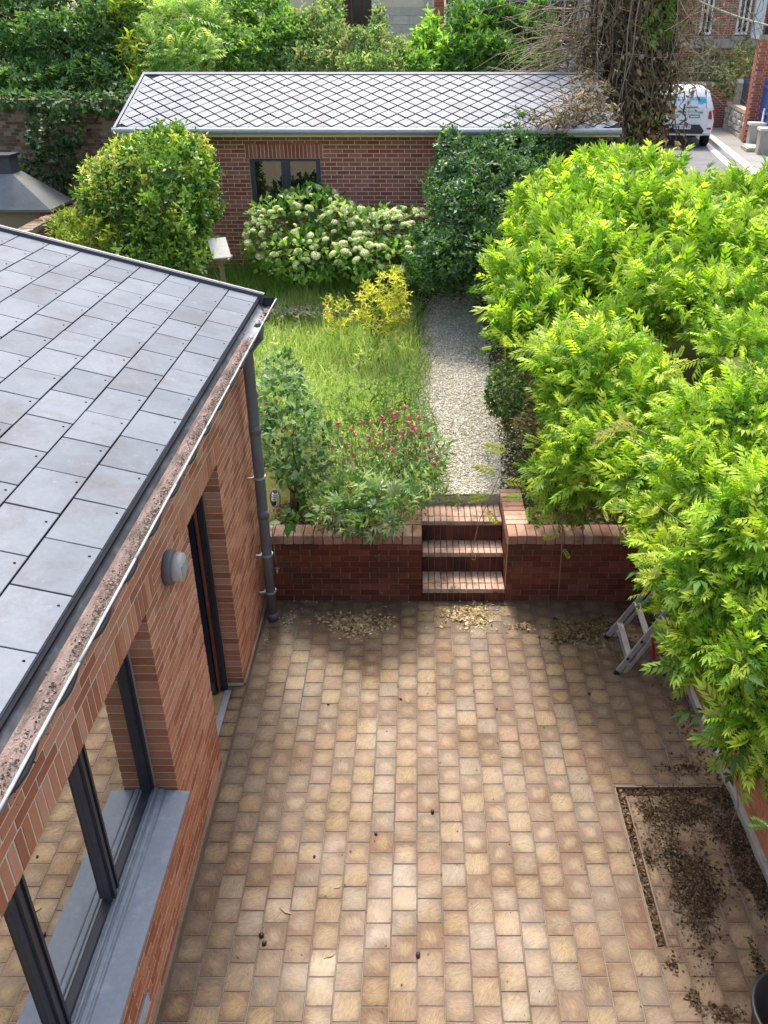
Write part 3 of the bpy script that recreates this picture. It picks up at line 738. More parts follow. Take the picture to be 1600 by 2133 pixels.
# flake template for dead leaves and petals
fl = (np.array([(0, 0, 0), (-.3, .45, .10), (.32, .5, .06), (0, 1, -.05)]), np.array([(0, 2, 1), (1, 2, 3)]))
def litter(name, label, pts, size, cols, cat='leaf litter'):
    n = len(pts); d = rng.normal(0, 1, (n, 3)); d[:, 2] *= .25
    return tag(scatter(name, fl, np.array(pts), frames(d, np.tile([0, 0, 1.], (n, 1))+rng.normal(0, .45, (n, 3))), size*(1+rng.normal(0, .4, n)).clip(.35, 2.2), tints(n, cols, .25), M_litter), label, cat)
def blob(cx, cy, rx, ry, n, hgt=.03, z0=.003):
    out = []
    for _ in range(n):
        r = abs(random.gauss(0, .5)); t = random.random()*6.283; r *= 1+.35*math.sin(3*t+cx*9)+.2*math.sin(7*t+cy*5)
        out.append((cx+rx*r*math.cos(t), cy+ry*r*math.sin(t), z0+hgt*max(0, 1-r)*random.random()))
    return out
def pblob(px, py, rx, ry, n, hgt=.03, z=0):
    c = atZ(px, py, z); a = atZ(px+rx, py, z); b = atZ(px, py+ry, z); return blob(c.x, c.y, abs(a.x-c.x), abs(b.y-c.y), n, hgt, z+.003)
DRY = [(.22, .16, .08), (.42, .31, .16), (.56, .45, .27), (.32, .20, .10)]
DARK = [(.035, .022, .013), (.075, .048, .028), (.13, .085, .048), (.24, .17, .10)]
litter('petal_pile', 'tan dried petal heap on the patio in front of the left retaining wall', pblob(735, 1298, 66, 26, 1700, .03)+pblob(800, 1300, 22, 14, 220), .036, DRY)
litter('petal_pile', 'tan dried petal heap on the patio in front of the steps', pblob(975, 1284, 58, 24, 1900, .035)+pblob(1090, 1306, 28, 9, 180), .036, DRY)
litter('leaf_drift', 'brown leaf drift beside the feet of the ladder', pblob(1225, 1312, 70, 26, 1700, .02)+pblob(1180, 1330, 54, 22, 350), .036, [(.07, .05, .025), (.18, .13, .06), (.30, .23, .12), (.10, .075, .03)])
litter('leaf_drift', 'pale dry leaf scraps round the foot of the downpipe', pblob(600, 1290, 30, 26, 200, .01)+pblob(640, 1253, 60, 5, 130, .01)+pblob(655, 1283, 22, 10, 70, .01)+pblob(556, 1330, 8, 30, 90, .02), .024, [(.16, .12, .08), (.34, .28, .20), (.50, .45, .36)])
litter('compost_debris', 'dark crumbly compost lying in the tiled tray by the right wall',
       pblob(1440, 1840, 62, 130, 3000, .05)+pblob(1425, 1690, 75, 45, 1300, .03)+pblob(1500, 1660, 45, 26, 1000, .04)+pblob(1530, 1740, 40, 60, 1500, .05)+pblob(1570, 1830, 34, 70, 1500, .05)+pblob(1350, 1690, 26, 40, 450, .03)+pblob(1350, 1785, 10, 30, 150)
       +pblob(1445, 2080, 16, 30, 250, .03)+pblob(1400, 2010, 22, 22, 120, .02)+pblob(1510, 2115, 44, 24, 420, .02)+pblob(1580, 2010, 14, 60, 300, .03)+pblob(1430, 1600, 70, 22, 250, .01)
       +pblob(1440, 1840, 56, 120, 4500, .05)+pblob(1425, 1690, 70, 42, 2200, .03)+pblob(1530, 1740, 40, 60, 2500, .05)+pblob(1570, 1830, 34, 70, 2500, .05)+pblob(1500, 1660, 45, 26, 1600, .04), .021, [(.028, .018, .011), (.06, .038, .022), (.10, .066, .038), (.17, .115, .066), (.05, .034, .02)])
cp = []
for _ in range(1500): cp.append((random.uniform(CHX0+.01, CHX1-.025), random.uniform(CHY0+.01, CHY1-.01), -.05+random.random()*.035))
for _ in range(1300): cp.append((random.uniform(CHX0+.01, 2.82), random.uniform(CHT+.005, CHY1-.015), -.05+random.random()*.03))
litter('channel_debris', 'dark mulch filling the L shaped drain channel', cp+cp[::2], .026, DARK)
litter('leaf_drift', 'dark rotted scraps along the foot of the right wall', [(2.83-abs(random.gauss(0, .16)), random.uniform(5.3, 7.8), .004+random.random()*.01) for _ in range(800)], .024, DARK)
litter('scattered_scraps', 'tiny leaf scraps dotted over the open patio', [(random.uniform(-1.7, 2.7), random.uniform(2.9, 7.8), .004) for _ in range(150)], .016, [(.06, .04, .02), (.16, .11, .06)])
litter('gutter_leaves', 'brown dead leaves caught in the far end of the gutter', [(random.uniform(GX0+.07, GX1-.03), random.gauss(7.93, .09), GZ-.10+random.random()*.03) for _ in range(60)], .03, [(.12, .05, .03), (.26, .13, .08)])
BL = ['dark berry at the middle of the patio, biggest of the scattered ones', 'upper dark berry of the pair lying at the lower left of the patio', 'lower dark berry of the pair lying at the lower left of the patio', 'dark berry on its own nearest the bottom edge of the picture', 'small dark berry just left of the middle of the patio', 'tiny dark speck of a berry below the left petal heap', 'tiny dark berry among the pale tiles left of the middle', 'dark berry between the ladder feet and the drain channel', 'tiny dark berry halfway between the steps and the middle of the patio']
BP = [(901, 1692), (545, 1949), (551, 1966), (871, 1990), (783, 1738), (684, 1468), (655, 1785), (1227, 1446), (835, 1457)]
m0 = MB(); m0.lathe([(.002, 0), (.013, .004), (.016, .012), (.011, .021), (.002, .024)], (0, 0, 0), 8); bme = m0.mesh('fallen_berry', M_black, True)
for i, (x, y) in enumerate(BP):
    o = link('fallen_berry', bme, None, atZ(x, y, .001), (0, 0, i)); k = (1.05, 1.1, 1, 1.1, .8, .7, .7, .9, .7)[i]; o.scale = (k, k*1.25, k)
    tag(o, BL[i], 'berry', 'fallen berries on the patio')
bl = [(608, 1905, 1.0, 'left of centre'), (700, 1985, .8, 'near the bottom edge'), (843, 1456, .6, 'in the middle'), (712, 1845, .6, 'left of the dark berry pair')]
lme = MB().add([(0, 0, .002), (-.018, .05, .010), (.02, .055, .005), (0, .12, .004), (.03, .10, .008)], [(0, 2, 1), (1, 2, 3), (2, 4, 3)]).mesh('dead_leaf', M_twig)
for x, y, k, wd in bl:
    o = link('dead_leaf', lme, None, atZ(x, y, .001), (0, 0, random.random()*6)); o.scale = (k, k, k); tag(o, 'single curled tan leaf on the patio tiles, ' + wd, 'leaf')

# lawn and rough grass
def grass(name, label, pts, size, cols, lean=.35, w=.02):
    n = len(pts); d = np.tile([0, 0, 1.], (n, 1)) + rng.normal(0, lean, (n, 3)); nr = rng.normal(0, 1, (n, 3)); nr[:, 2] *= .1
    return tag(scatter(name, t_blade(w), np.array(pts), frames(d, nr), size*(1+rng.normal(0, .3, n)).clip(.35, 1.9), tints(n, cols, .12), M_foliage), label, 'grass')
def poly_in(x, y, P):
    c = False; j = len(P)-1
    for i in range(len(P)):
        if (P[i][1] > y) != (P[j][1] > y) and x < (P[j][0]-P[i][0])*(y-P[i][1])/(P[j][1]-P[i][1])+P[i][0]: c = not c
        j = i
    return c
def gpoints(pxpoly, n, dens=None):
    W = [ghit(*p) for p in pxpoly]; W = [(w.x, w.y) for w in W]; xs = [w[0] for w in W]; ys = [w[1] for w in W]; out = []
    while len(out) < n:
        x, y = random.uniform(min(xs), max(xs)), random.uniform(min(ys), max(ys))
        if poly_in(x, y, W) and (dens is None or random.random() < dens(x, y)): out.append((x, y, gz_b(x, y)-.005))
    return out
lawn = [(500, 600), (700, 590), (880, 640), (868, 720), (866, 800), (860, 880), (760, 980), (620, 900), (480, 760)]
grass('lawn_grass', 'long unmown lawn grass, yellow green, left of the gravel path', gpoints(lawn, 19000, lambda x, y: .35 + .65*(.5+.5*math.sin(x*2.2+1)*math.sin(y*2.7))), .26, [(.22, .37, .08), (.34, .49, .13), (.46, .56, .21), (.60, .62, .38)], .34, .03)
wd_ = gpoints(lawn, 1500, lambda x, y: .3 + .7*(math.sin(x*3.1)*math.sin(y*2.3+1) > 0)); n_ = len(wd_)
tag(scatter('lawn_weeds', t_sprig(6, .5, .2, .9), np.array(wd_)+np.array([0, 0, .10]), frames(np.tile([0, 0, 1.], (n_, 1))+rng.normal(0, .5, (n_, 3)), rng.normal(0, 1, (n_, 3))), .13*(1+rng.normal(0, .35, n_)).clip(.4, 2), tints(n_, [(.16, .28, .06), (.30, .42, .13), (.50, .54, .30), (.62, .62, .42)]), M_foliage), 'mixed broad leaved weeds and seed heads in the lawn', 'weeds')
litter('bare_patch', 'pale bare dry patch in the lawn near the gutter end', [(p_.x+random.gauss(0, .42), p_.y+random.gauss(0, .2), gz(p_.x, p_.y)+.13+random.random()*.05) for p_ in [ghit(620, 660)] for _ in range(1500)], .05, [(.30, .26, .18), (.46, .40, .29), (.36, .36, .2)], 'bare ground')
back = [(480, 570), (860, 560), (900, 600), (760, 640), (640, 625), (520, 650), (440, 620)]
grass('rough_grass', 'taller rough green grass in front of the hydrangeas', gpoints(back, 5000), .38, [(.08, .19, .03), (.16, .31, .05), (.26, .40, .08)], .4, .03)
edge = [(868, 640), (880, 640), (885, 900), (930, 1000), (900, 1040), (860, 1000), (850, 800)]
grass('edge_grass', 'tufted grass along the left edge of the gravel path', gpoints([(856, 640), (884, 640), (898, 760), (892, 860), (905, 940), (940, 1005), (930, 1042), (850, 1000), (840, 800)], 2600), .22, [(.08, .16, .03), (.16, .25, .06), (.25, .30, .10)], .5, .03)
pw = [(885, 850, 90), (890, 920, 90), (882, 720, 90), (1030, 860, 60), (1035, 960, 70), (1012, 690, 80), (960, 620, 90), (920, 640, 60), (1000, 880, 50), (935, 800, 40), (985, 700, 60), (900, 760, 60), (925, 960, 60), (1010, 940, 50), (955, 660, 60), (1015, 790, 40), (1000, 650, 120), (965, 905, 60), (950, 735, 60), (975, 845, 40), (1000, 740, 120), (1015, 560, 10)]
wp = []
for x, y, n in pw:
    c = ghit(x, y)
    for _ in range(n): a, b = random.gauss(0, .16), random.gauss(0, .16); wp.append((c.x+a, c.y+b, gz(c.x+a, c.y+b)+.035))
grass('path_weeds', 'small green weeds sprouting through the gravel path', wp, .10, [(.08, .17, .03), (.14, .26, .05)], .7, .05)
litter('path_litter', 'reddish brown leaf litter at the far end of the path', [(c[0], c[1], gz(c[0], c[1])+.05) for c in ((lambda q: (q.x+random.gauss(0, .45), q.y+random.gauss(0, .25)))(ghit(955, 612)) for _ in range(900))], .045, [(.10, .05, .03), (.22, .12, .07), (.30, .20, .12)])
bed = [(p[0], p[1], p[2]+.03) for p in gpoints([(1040, 640), (1100, 640), (1120, 900), (1180, 1060), (1060, 1040), (1045, 900), (1010, 690)], 2200)] + [(random.uniform(1.3, 2.9), random.uniform(8.12, 9.5), .86+random.random()*.03) for _ in range(2600)]
litter('bed_soil', 'dark crumbly soil showing behind the left coping near the hose', [(random.uniform(-1.75, .0), random.uniform(8.2, 8.9), .815+random.random()*.03) for _ in range(2600)], .04, DARK)
litter('bed_mulch', 'dark bark mulch in the bed under the wisteria', bed, .045, DARK)

# ================================================================== garden shed
SY, SXL, SXR, SZ0, SZE = 16.15, -5.3, 3.6, 1.7, 4.62
shed = thing('garden_shed', 'long brick garden shed with diamond slate roof at the end of the garden', 'shed', (-1, SY, SZ0))
SW1 = (-3.22, -1.86, 3.05, 4.115); SW2 = (.42, 1.75, 3.05, 4.115)
m = MB()
def sc2(x0, x1, z0, z1): m.box(x0, x1, SY+.003, SY+.25, z0, z1)
sc2(SXL, SXR, SZ0, SW1[2]); sc2(SXL, SW1[0]-.004, SW1[2], SW1[3]); sc2(SW1[1]+.004, SW2[0]-.004, SW1[2], SW1[3]); sc2(SW2[1]+.004, SXR, SW1[2], SW1[3]); sc2(SXL, SXR, SW1[3], SZE-.02)
m.box(SXL, SXL+.2, SY+.25, 19.6, SZ0, SZE); m.box(SXR-.2, SXR, SY+.25, 19.6, SZ0, SZE); m.box(SXL, SXR, 19.6, 19.8, SZ0, SZE)
wpart(m, 'wall', M_mortar, shed)
cs = .0785; nck = 37; zb = SZE-.02-nck*cs
l1 = (SW1[0]-.06, SW1[1]+.06, 4.115, 4.40); l2 = (SW2[0]-.06, SW2[1]+.06, 4.115, 4.40)
it = lay('X', SXL, SXR, zb, nck, cs, .236, SY, .10, (SW1, SW2, l1, l2), .014, -1, .1)
for h in (l1, l2):
    n = round((h[1]-h[0])/.074); st = (h[1]-h[0])/n
    it += [((h[0]+(i+.5)*st, SY+.05, (h[2]+h[3])/2), (round(st-.013, 3), .10, round(h[3]-h[2]-.012, 3)), None) for i in range(n)]
def sscore(c): x, y, z = proj(c); return 1 if (455 < x < 930 and y < 460) else .02
pieces(shed, 'brick', it, M_brick_s, 300, 'brickwork', 0, 10, sscore)
for w in (SW1, SW2):
    wf = wpart(MB().box(w[0], w[0]+.09, SY+.06, SY+.13, w[2], w[3]-.06).box(w[1]-.09, w[1], SY+.06, SY+.13, w[2], w[3]-.06).box(w[0], w[1], SY+.06, SY+.13, w[3]-.06, w[3]), 'window', M_anth_l, shed)
    xm = (w[0]+w[1])/2
    wpart(MB().box(xm-.035, xm+.035, SY+.05, SY+.12, w[2], w[3]-.06).box(xm-.085, xm-.04, SY+.065, SY+.125, w[2], w[3]-.06).box(xm+.04, xm+.085, SY+.065, SY+.125, w[2], w[3]-.06), 'mullion', M_anth_l, wf)
    for (a, b) in ((w[0]+.09, xm-.085), (xm+.085, w[1]-.09)): wpart(MB().box(a, b, SY+.095, SY+.105, w[2], w[3]-.06), 'pane', M_glass, wf)
    wpart(MB().box(w[0]+.05, w[1]-.05, SY+.4, SY+.45, w[2], w[3]), 'dark_room', M_dark, wf)
EY, EZ, SA = 15.80, 4.70, R(20.8); RYs = 17.98
Ls = (RYs-EY)/math.cos(SA)
def sp(x, s, up=0): return Vector((x, EY+s*math.cos(SA)-up*math.sin(SA), EZ+s*math.sin(SA)+up*math.cos(SA)))
RXL, RXR = -5.55, 3.75
def slab(mb, x0, x1, s0, s1, u0, u1):
    vs = [tuple(sp(x, s, u)) for u in (u0, u1) for s in (s0, s1) for x in (x0, x1)]
    mb.add(vs, [(0, 2, 3, 1), (4, 5, 7, 6), (0, 1, 5, 4), (1, 3, 7, 5), (3, 2, 6, 7), (2, 0, 4, 6)])
m = MB(); slab(m, RXL, RXR, .0, Ls, -.08, -.008); sroof = wpart(m, 'roof', M_under, shed)
m = MB(); vs = [(RXL, RYs, EZ+Ls*math.sin(SA)-.02), (RXR, RYs, EZ+Ls*math.sin(SA)-.02), (RXR, 20.2, EZ-.05), (RXL, 20.2, EZ-.05)]
m.add(vs, [(0, 1, 2, 3)]); wpart(m, 'rear_slope', M_slate_s, sroof)
dg = .345; it = []; rw = 0; s = .03
Mr = Euler((SA, 0, 0)).to_matrix()
while s < Ls+.05:
    x = RXL + (dg/2 if rw % 2 else 0)
    while x < RXR+.1:
        if RXL+.10 < x < RXR-.10 and .10 < s < Ls-.10:
            q = sp(x+jit(.003), s+jit(.003), .003+.004*(rw % 2)+jit(.001))
            e = (Mr @ Euler((0, 0, math.pi/4+jit(.012))).to_matrix()).to_euler()
            it.append((tuple(q), (.211, .211, .006), tuple(e)))
        x += dg
    rw += 1; s += dg/2
pieces(sroof, 'slate', it, M_slate_s, 300, 'slates', 0, 14, lambda c: 1 if proj(c)[0] < 1150 else .3)
m = MB()                                                     # half slates along the eaves and ridge
def tri(pts, u):
    vs = [tuple(sp(x, s_, u)) for x, s_ in pts] + [tuple(sp(x, s_, u+.005)) for x, s_ in pts]; m.cur = random.random(); m.add(vs, [(3, 4, 5), (2, 1, 0), (0, 1, 4, 3), (1, 2, 5, 4), (2, 0, 3, 5)])
rows = sorted({round(.03+k*dg/2, 4) for k in range(40) if .10 < .03+k*dg/2 < Ls-.10}); nlo, nhi = rows[0], rows[-1]
klo, khi = round((nlo-.03)/(dg/2)), round((nhi-.03)/(dg/2)); h_ = dg/2-.022
x = RXL
while x < RXR-.1:
    if x > RXL+.05:
        xo = x + (dg/2 if (klo+1) % 2 else 0); so = nlo-dg/2
        if xo < RXR-.15: tri([(xo-h_, max(so, 0)), (xo+h_, max(so, 0)), (xo, so+h_)], .002)
        xo = x + (dg/2 if (khi+1) % 2 else 0); so = nhi+dg/2
        if xo < RXR-.15: tri([(xo+h_, min(so, Ls-.01)), (xo-h_, min(so, Ls-.01)), (xo, so-h_)], .002)
    x += dg
for k in range(klo, khi+1):                                  # half slates at the two gable ends
    so = .03+k*dg/2
    if k % 2 == 0: tri([(RXL+.012, so-h_), (RXL+.012+h_, so), (RXL+.012, so+h_)], .002)
    else: tri([(RXL+.02, so-h_*.5), (RXL+dg/2-.02, so-.0), (RXL+.02, so+h_*.5)], .001)
for k in range(int((RXR-RXL)/dg)):
    m.cur = random.random(); x = RXL+.03+k*dg
    if nlo-dg/2 > .02: slab(m, x+.005, x+dg-.005, -.01, nlo-dg/2-.005, -.002, .004)
    slab(m, x+.005, x+dg-.005, nhi+dg/2+.005, Ls+.01, -.002, .006)
wpart(m, 'edge_slates', M_slate_s, sroof, kind='stuff')
m = MB(); slab(m, RXL-.05, RXL-.002, -.02, Ls, -.07, .02); wpart(m, 'verge_trim', M_slate_s, sroof)
m = MB(); slab(m, RXL-.05, RXR, Ls-.05, Ls+.05, .010, .022); wpart(m, 'ridge_cap', M_slate, sroof)
m = MB(); m.tube([(RXL-.05, EY-.075, EZ-.045), (-1, EY-.075, EZ-.05), (RXR, EY-.075, EZ-.055)], .055, 12); sg = wpart(m, 'gutter', M_zinc, shed, True)
wpart(MB().box(RXL, RXR, EY+.0, EY+.03, EZ-.16, EZ-.03), 'fascia', M_mortar, shed)
wpart(MB().box(RXL, RXR, EY+.03, SY, EZ-.16, EZ-.12), 'soffit', M_conc, shed)

# ================================================================== old wall, side wall, barbecue, bird table
ow = thing('old_garden_wall', 'weathered dark brick wall under the hedge at the back left', 'wall', (-8, 19, 2.4))
wpart(MB().box(-14, -5.0, 19.006, 19.35, 2.0, 4.98), 'core', M_mortar_d, ow)
it = lay('X', -14, -5.0, 2.3, 36, .0745, .165, 19.0, .10, (), .013, -1, .03)
pieces(ow, 'brick', it, M_brick_o, 300, 'brickwork', 0, 14, lambda c: 1 if 0 < proj(c)[0] < 250 and proj(c)[1] < 340 else .1)
lw = thing('side_garden_wall', 'low old brick wall with brick coping running back beside the barbecue', 'wall', (-7.5, 16.5, 1.5))
wpart(MB().box(-7.62, -7.38, 13.2, 18.98, 1.4, 2.80), 'core', M_mortar_d, lw)
it = [((-7.5+jit(.006), 13.3+i*.118, 2.86+jit(.008)), (.30, .105, .11), (0, jit(.02), jit(.03))) for i in range(48)]
pieces(lw, 'coping_brick', it, M_brick_o, 60, 'coping', .006, 10)
it = lay('Y', 13.2, 18.98, 1.85, 12, .078, .232, -7.37, .10, (), .012, 1)
pieces(lw, 'brick', it, M_brick_o, 100, 'brickwork', 0, 8)
bq = thing('masonry_barbecue', 'masonry barbecue with a grey sheet metal pyramid hood and chimney', 'barbecue', (-9.0, 17.3, 2.0))
c0 = atY(105, 437, 16.9); zh = c0.z; xr = c0.x; xl = xr-2.1; yf, yb = 16.9, 18.1
litter('gutter_grit', 'dark grit and leaf crumbs down the middle of the house gutter', [(random.gauss((GX0+.05+GX1)/2+.01, .022), random.uniform(.6, 7.1), GZ-.048+random.random()*.012) for _ in range(5000)], .011, [(.03, .025, .02), (.09, .07, .055), (.30, .24, .2)])
c1 = atY(28, 362, 17.4); zt = c1.z; xt = c1.x
M_hood = mvar('hood_metal', [(.10, .11, .11), (.17, .18, .175), (.25, .25, .23)], 1.8, .5, .5, .1, .1, 20, metal=.3)
m = MB(); a = [(xl, yf, zh), (xr, yf, zh), (xr, yb, zh), (xl, yb, zh)]; b = [(xt-.62, 17.35, zt), (xt, 17.35, zt), (xt, 17.8, zt), (xt-.62, 17.8, zt)]
a2 = [(x, y, zh-.05) for x, y, _ in a]
m.add(a2+a+b, [(0, 1, 5, 4), (1, 2, 6, 5), (2, 3, 7, 6), (3, 0, 4, 7), (4, 5, 9, 8), (5, 6, 10, 9), (6, 7, 11, 10), (7, 4, 8, 11), (8, 9, 10, 11), (3, 2, 1, 0)])
wpart(m, 'hood', M_hood, bq)
zc_ = atY(28, 322, 17.4).z
wpart(MB().box(xt-.60, xt-.02, 17.37, 17.78, zt, zc_-.05), 'chimney', M_anth_l, bq); wpart(MB().box(xt-.64, xt+.02, 17.33, 17.82, zc_-.05, zc_), 'chimney_cap', M_anth, bq)
M_rust = mvar('stained_render', [(.20, .11, .055), (.33, .25, .15), (.40, .34, .23)], 1.6, .9, .2, .1, .4, 40)
wpart(MB().box(xl+.25, xr-.25, yf+.2, yb-.1, 1.9, zh-.05), 'firebox', M_rust, bq)
it = lay('X', xr-.9, xr-.12, zh-.55, 7, .078, .232, yf+.19, .06, (), .012, -1)
pieces(bq, 'brick', [i for i in it if i[0][0] > xr-.42], M_brick_s, 60, 'brickwork', 0, 6)
g = ghit(463, 600); bp = Vector((at(463, 520, 13.8).x, 13.6, 0)); gb = gz(bp.x, bp.y)
bt = thing('bird_table', 'small wooden bird table with a pale pitched roof board beside the round shrub', 'bird table', (bp.x, bp.y, gb))
M_wood = mvar('grey_wood', [(.18, .14, .09), (.28, .23, .16), (.36, .31, .23)], 8, .85, .2, .4, .4, 50)
M_board = mvar('pale_board', [(.50, .48, .40), (.62, .60, .52), (.68, .66, .58)], 8, .8, .2, .2, .2, 50)
zr = atY(463, 497, bp.y).z; zl_ = atY(463, 523, bp.y).z; zt_ = atY(468, 537, bp.y).z
wpart(MB().box(bp.x-.035, bp.x+.035, bp.y-.035, bp.y+.035, gb-.1, zt_-.02), 'post', M_wood, bt)
wpart(MB().box(bp.x-.17, bp.x+.17, bp.y-.17, bp.y+.17, zt_-.02, zt_+.012), 'tray', M_wood, bt)
for sx in (-.13, .13):
    for sy in (-.12, .12): wpart(MB().box(bp.x+sx-.014, bp.x+sx+.014, bp.y+sy-.014, bp.y+sy+.014, zt_+.012, zl_+.02), 'upright', M_wood, bt)
def rb(s):                                                   # ridge runs left to right of a roof turned a little
    m = MB(); x0 = bp.x-.10; r0 = (x0-.08, zr); 
    q = [(bp.x-.19, bp.y-.02, zr), (bp.x+.11, bp.y+.03, zr+.02), (bp.x+.24, bp.y-.26*s, zl_-.03), (bp.x-.06, bp.y-.30*s, zl_-.05)] if s > 0 else [(bp.x-.17, bp.y-.01, zr-.002), (bp.x+.11, bp.y+.04, zr+.008), (bp.x-.02, bp.y+.26, zl_), (bp.x-.28, bp.y+.2, zl_-.01)]
    lo = [(x, y, z-.016) for x, y, z in q]; m.add(lo+q, [(4, 5, 6, 7), (3, 2, 1, 0), (0, 1, 5, 4), (1, 2, 6, 5), (2, 3, 7, 6), (3, 0, 4, 7)]); return m
wpart(rb(1), 'roof_board', M_board, bt); wpart(rb(-1), 'roof_board', M_wood, bt)
# ================================================================== plants
def plant(name, label, cat, base, group=None): return thing(name, label, cat, base, group)
def gbase(px, py): q = ghit(px, py); return Vector((q.x, q.y, gz(q.x, q.y)))
# ---- wisteria: lobes of hanging pinnate leaves along the right wall
WL = [(1572,1545,5.75,52,48),(1574,1486,5.7,69,71),(1484,1356,6.0,66,66),(1589,1346,5.6,84,96),(1421,1199,6.4,69,61),(1514,1196,6.0,104,86),(1404,1096,6.8,72,61),(1604,1096,5.8,104,106),(1494,1006,6.6,104,76),(1574,886,6.8,94,76),(1474,886,7.2,84,56),(1614,806,7.0,54,46),(1250,775,8.9,113,74),(1178,745,9.4,54,52),(1330,840,8.5,78,62),(1228,860,8.9,76,62),(1280,950,8.3,108,72),(1200,980,8.6,63,52),(1340,1010,7.8,68,62),(1188,920,9.0,26,37),(1074,580,11.2,52,40),(1124,650,10.8,80,44),(1074,700,10.6,40,24),(1164,510,12.0,90,59),(1134,454,12.8,65,44),(1244,570,11.2,110,74),(1244,454,12.6,100,64),(1324,390,13.6,90,42),(1264,360,14.2,50,20),(1194,395,13.8,60,32),(1354,480,11.8,110,74),(1454,454,12.8,100,54),(1554,454,12.2,90,64),(1504,530,11.0,120,74),(1384,630,10.4,110,64),(1284,690,10.2,70,34),(1500,640,9.8,98,62),(1604,580,10.2,70,74),(1560,730,9.0,88,52),(1599,449,12.8,40,34)]
lob = [lobe(*l) for l in WL]
wis = plant('wisteria', 'huge bright yellow green wisteria spilling over the right wall and bed', 'climber', (2.9, 6.5, .8))
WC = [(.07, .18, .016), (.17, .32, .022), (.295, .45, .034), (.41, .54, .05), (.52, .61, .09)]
pin = t_pinnate(5, 1., .40, .125, .22, 48)
near = [l for l, s in zip(lob, WL) if s[2] < 7.6]; mid = [l for l, s in zip(lob, WL) if 7.6 <= s[2] < 10]; far = [l for l, s in zip(lob, WL) if s[2] >= 10]
foliage('foliage', near, 560, pin, .150, WC, M_foliage, wis, .7, .6, .55, .27, .17, sv=.35)
foliage('foliage', mid, 400, pin, .180, WC, M_foliage, wis, .7, .6, .55, .28, .17, sv=.35)
foliage('foliage', far, 250, t_pinnate(4, 1., .46, .14, .15, 42), .225, WC, M_foliage, wis, .55, .9, .45, .30, .16, sv=.35)
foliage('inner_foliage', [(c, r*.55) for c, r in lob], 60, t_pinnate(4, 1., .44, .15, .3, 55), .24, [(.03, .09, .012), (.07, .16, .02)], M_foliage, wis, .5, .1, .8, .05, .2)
m = MB()                                                    # woody stems inside, on the wall
for i in range(26):
    c, r = lob[random.randrange(len(lob))]; a = Vector((2.95+jit(.1), max(3., min(12, c[1]+jit(.8))), .3+max(0, gz(3, c[1])-.8) if c[1] > 8 else .3)); b = Vector(c)
    pts = [a.lerp(b, u/5)+Vector((jit(.08), jit(.12), jit(.06))) for u in range(6)]; m.cur = random.random(); m.tube(pts, [.03, .026, .022, .018, .014, .01], 6)
wpart(m, 'stem', M_bark, wis, True)
for i in range(46):                                         # long young shoots that break the outline
    c, r = lob[random.randrange(len(lob))]; d = Vector((random.gauss(-.35, .7), random.gauss(-.35, .5), random.gauss(.75, .4))).normalized()
    a = Vector(c)+Vector([d[k]*r[k]*.7 for k in range(3)]); L_ = random.uniform(.35, .8); pts = [a+d*(L_*u/4)+Vector((jit(.03), jit(.03), -.12*(u/4)**2)) for u in range(5)]
    m = MB(); m.cur = random.random(); m.tube(pts, [.007, .006, .005, .004, .002], 4); sh = wpart(m, 'young_shoot', M_stem, wis, True)
    n_ = 7; P_ = np.array([pts[1].lerp(pts[4], k/6) for k in range(n_)]); dd = np.tile(np.array(d), (n_, 1))*.5+rng.normal(0, .8, (n_, 3))
    scatter('shoot_leaves', pin, P_, frames(dd, np.tile([0, -.8, .6], (n_, 1))+rng.normal(0, .35, (n_, 3))), (.16 if c[1] < 7 else .22)*np.linspace(1.1, .5, n_), tints(n_, [(.34, .46, .05), (.46, .54, .07), (.52, .54, .10)]), M_foliage, sh)
def tendril(pts_px, leaves, rad=.005, lsize=.2, cols=((.30, .36, .05), (.42, .44, .10))):
    P = [at(*p) for p in pts_px]; m = MB(); m.tube(P, rad, 5); st = wpart(m, 'tendril', M_twig, wis, True)
    n = len(leaves)
    if n:
        nr = np.array([[.1, -.85, .5]])
        for l in leaves: scatter('tendril_leaf', pin, np.array([at(*l[:3])]), frames(np.array([l[3]], float), nr), np.array([(l[4] if len(l) > 4 else lsize)*.85]), tints(1, cols), M_foliage, st, None)
tendril([(1540, 1440, 5.5), (1535, 1500, 5.6), (1528, 1560, 5.7), (1534, 1620, 5.9), (1538, 1680, 6.1), (1523, 1718, 6.3)], [(1532, 1530, 5.65, (-1, 0, -.1)), (1530, 1580, 5.75, (-1, -.1, -.15)), (1533, 1555, 5.7, (1, .1, -.1)), (1531, 1570, 5.7, (.8, -.3, .2)), (1528, 1500, 5.6, (-.9, 0, .3))], .005, .19)
tendril([(1180, 1000, 8.6), (1172, 1080, 8.9), (1170, 1150, 9.1), (1166, 1200, 9.3), (1162, 1255, 9.6)], [(1171, 1140, 9.05, (.5, -.3, -.6), .16), (1172, 1110, 9.0, (-.9, -.2, -.2), .22), (1174, 1060, 8.8, (.5, -.2, .3), .24), (1165, 1080, 8.9, (-.7, -.3, .2), .24), (1180, 1030, 8.7, (.9, -.2, 0), .26), (1150, 1040, 8.8, (-.9, 0, .3), .26)], .006, .22)
tendril([(1050, 960, 9.4), (1025, 1030, 9.6), (1000, 1080, 9.75), (990, 1120, 9.85), (985, 1150, 9.9), (991, 1158, 9.88), (990, 1166, 9.88), (983, 1165, 9.9)], [(1040, 985, 9.45, (-.7, -.2, .3), .3), (1025, 1030, 9.6, (-.8, -.2, -.1), .26), (1010, 1060, 9.7, (.5, -.2, -.5), .24), (1045, 1000, 9.5, (.7, -.2, 0), .28), (1060, 940, 9.4, (-.6, -.4, .4), .32)], .005, .26)
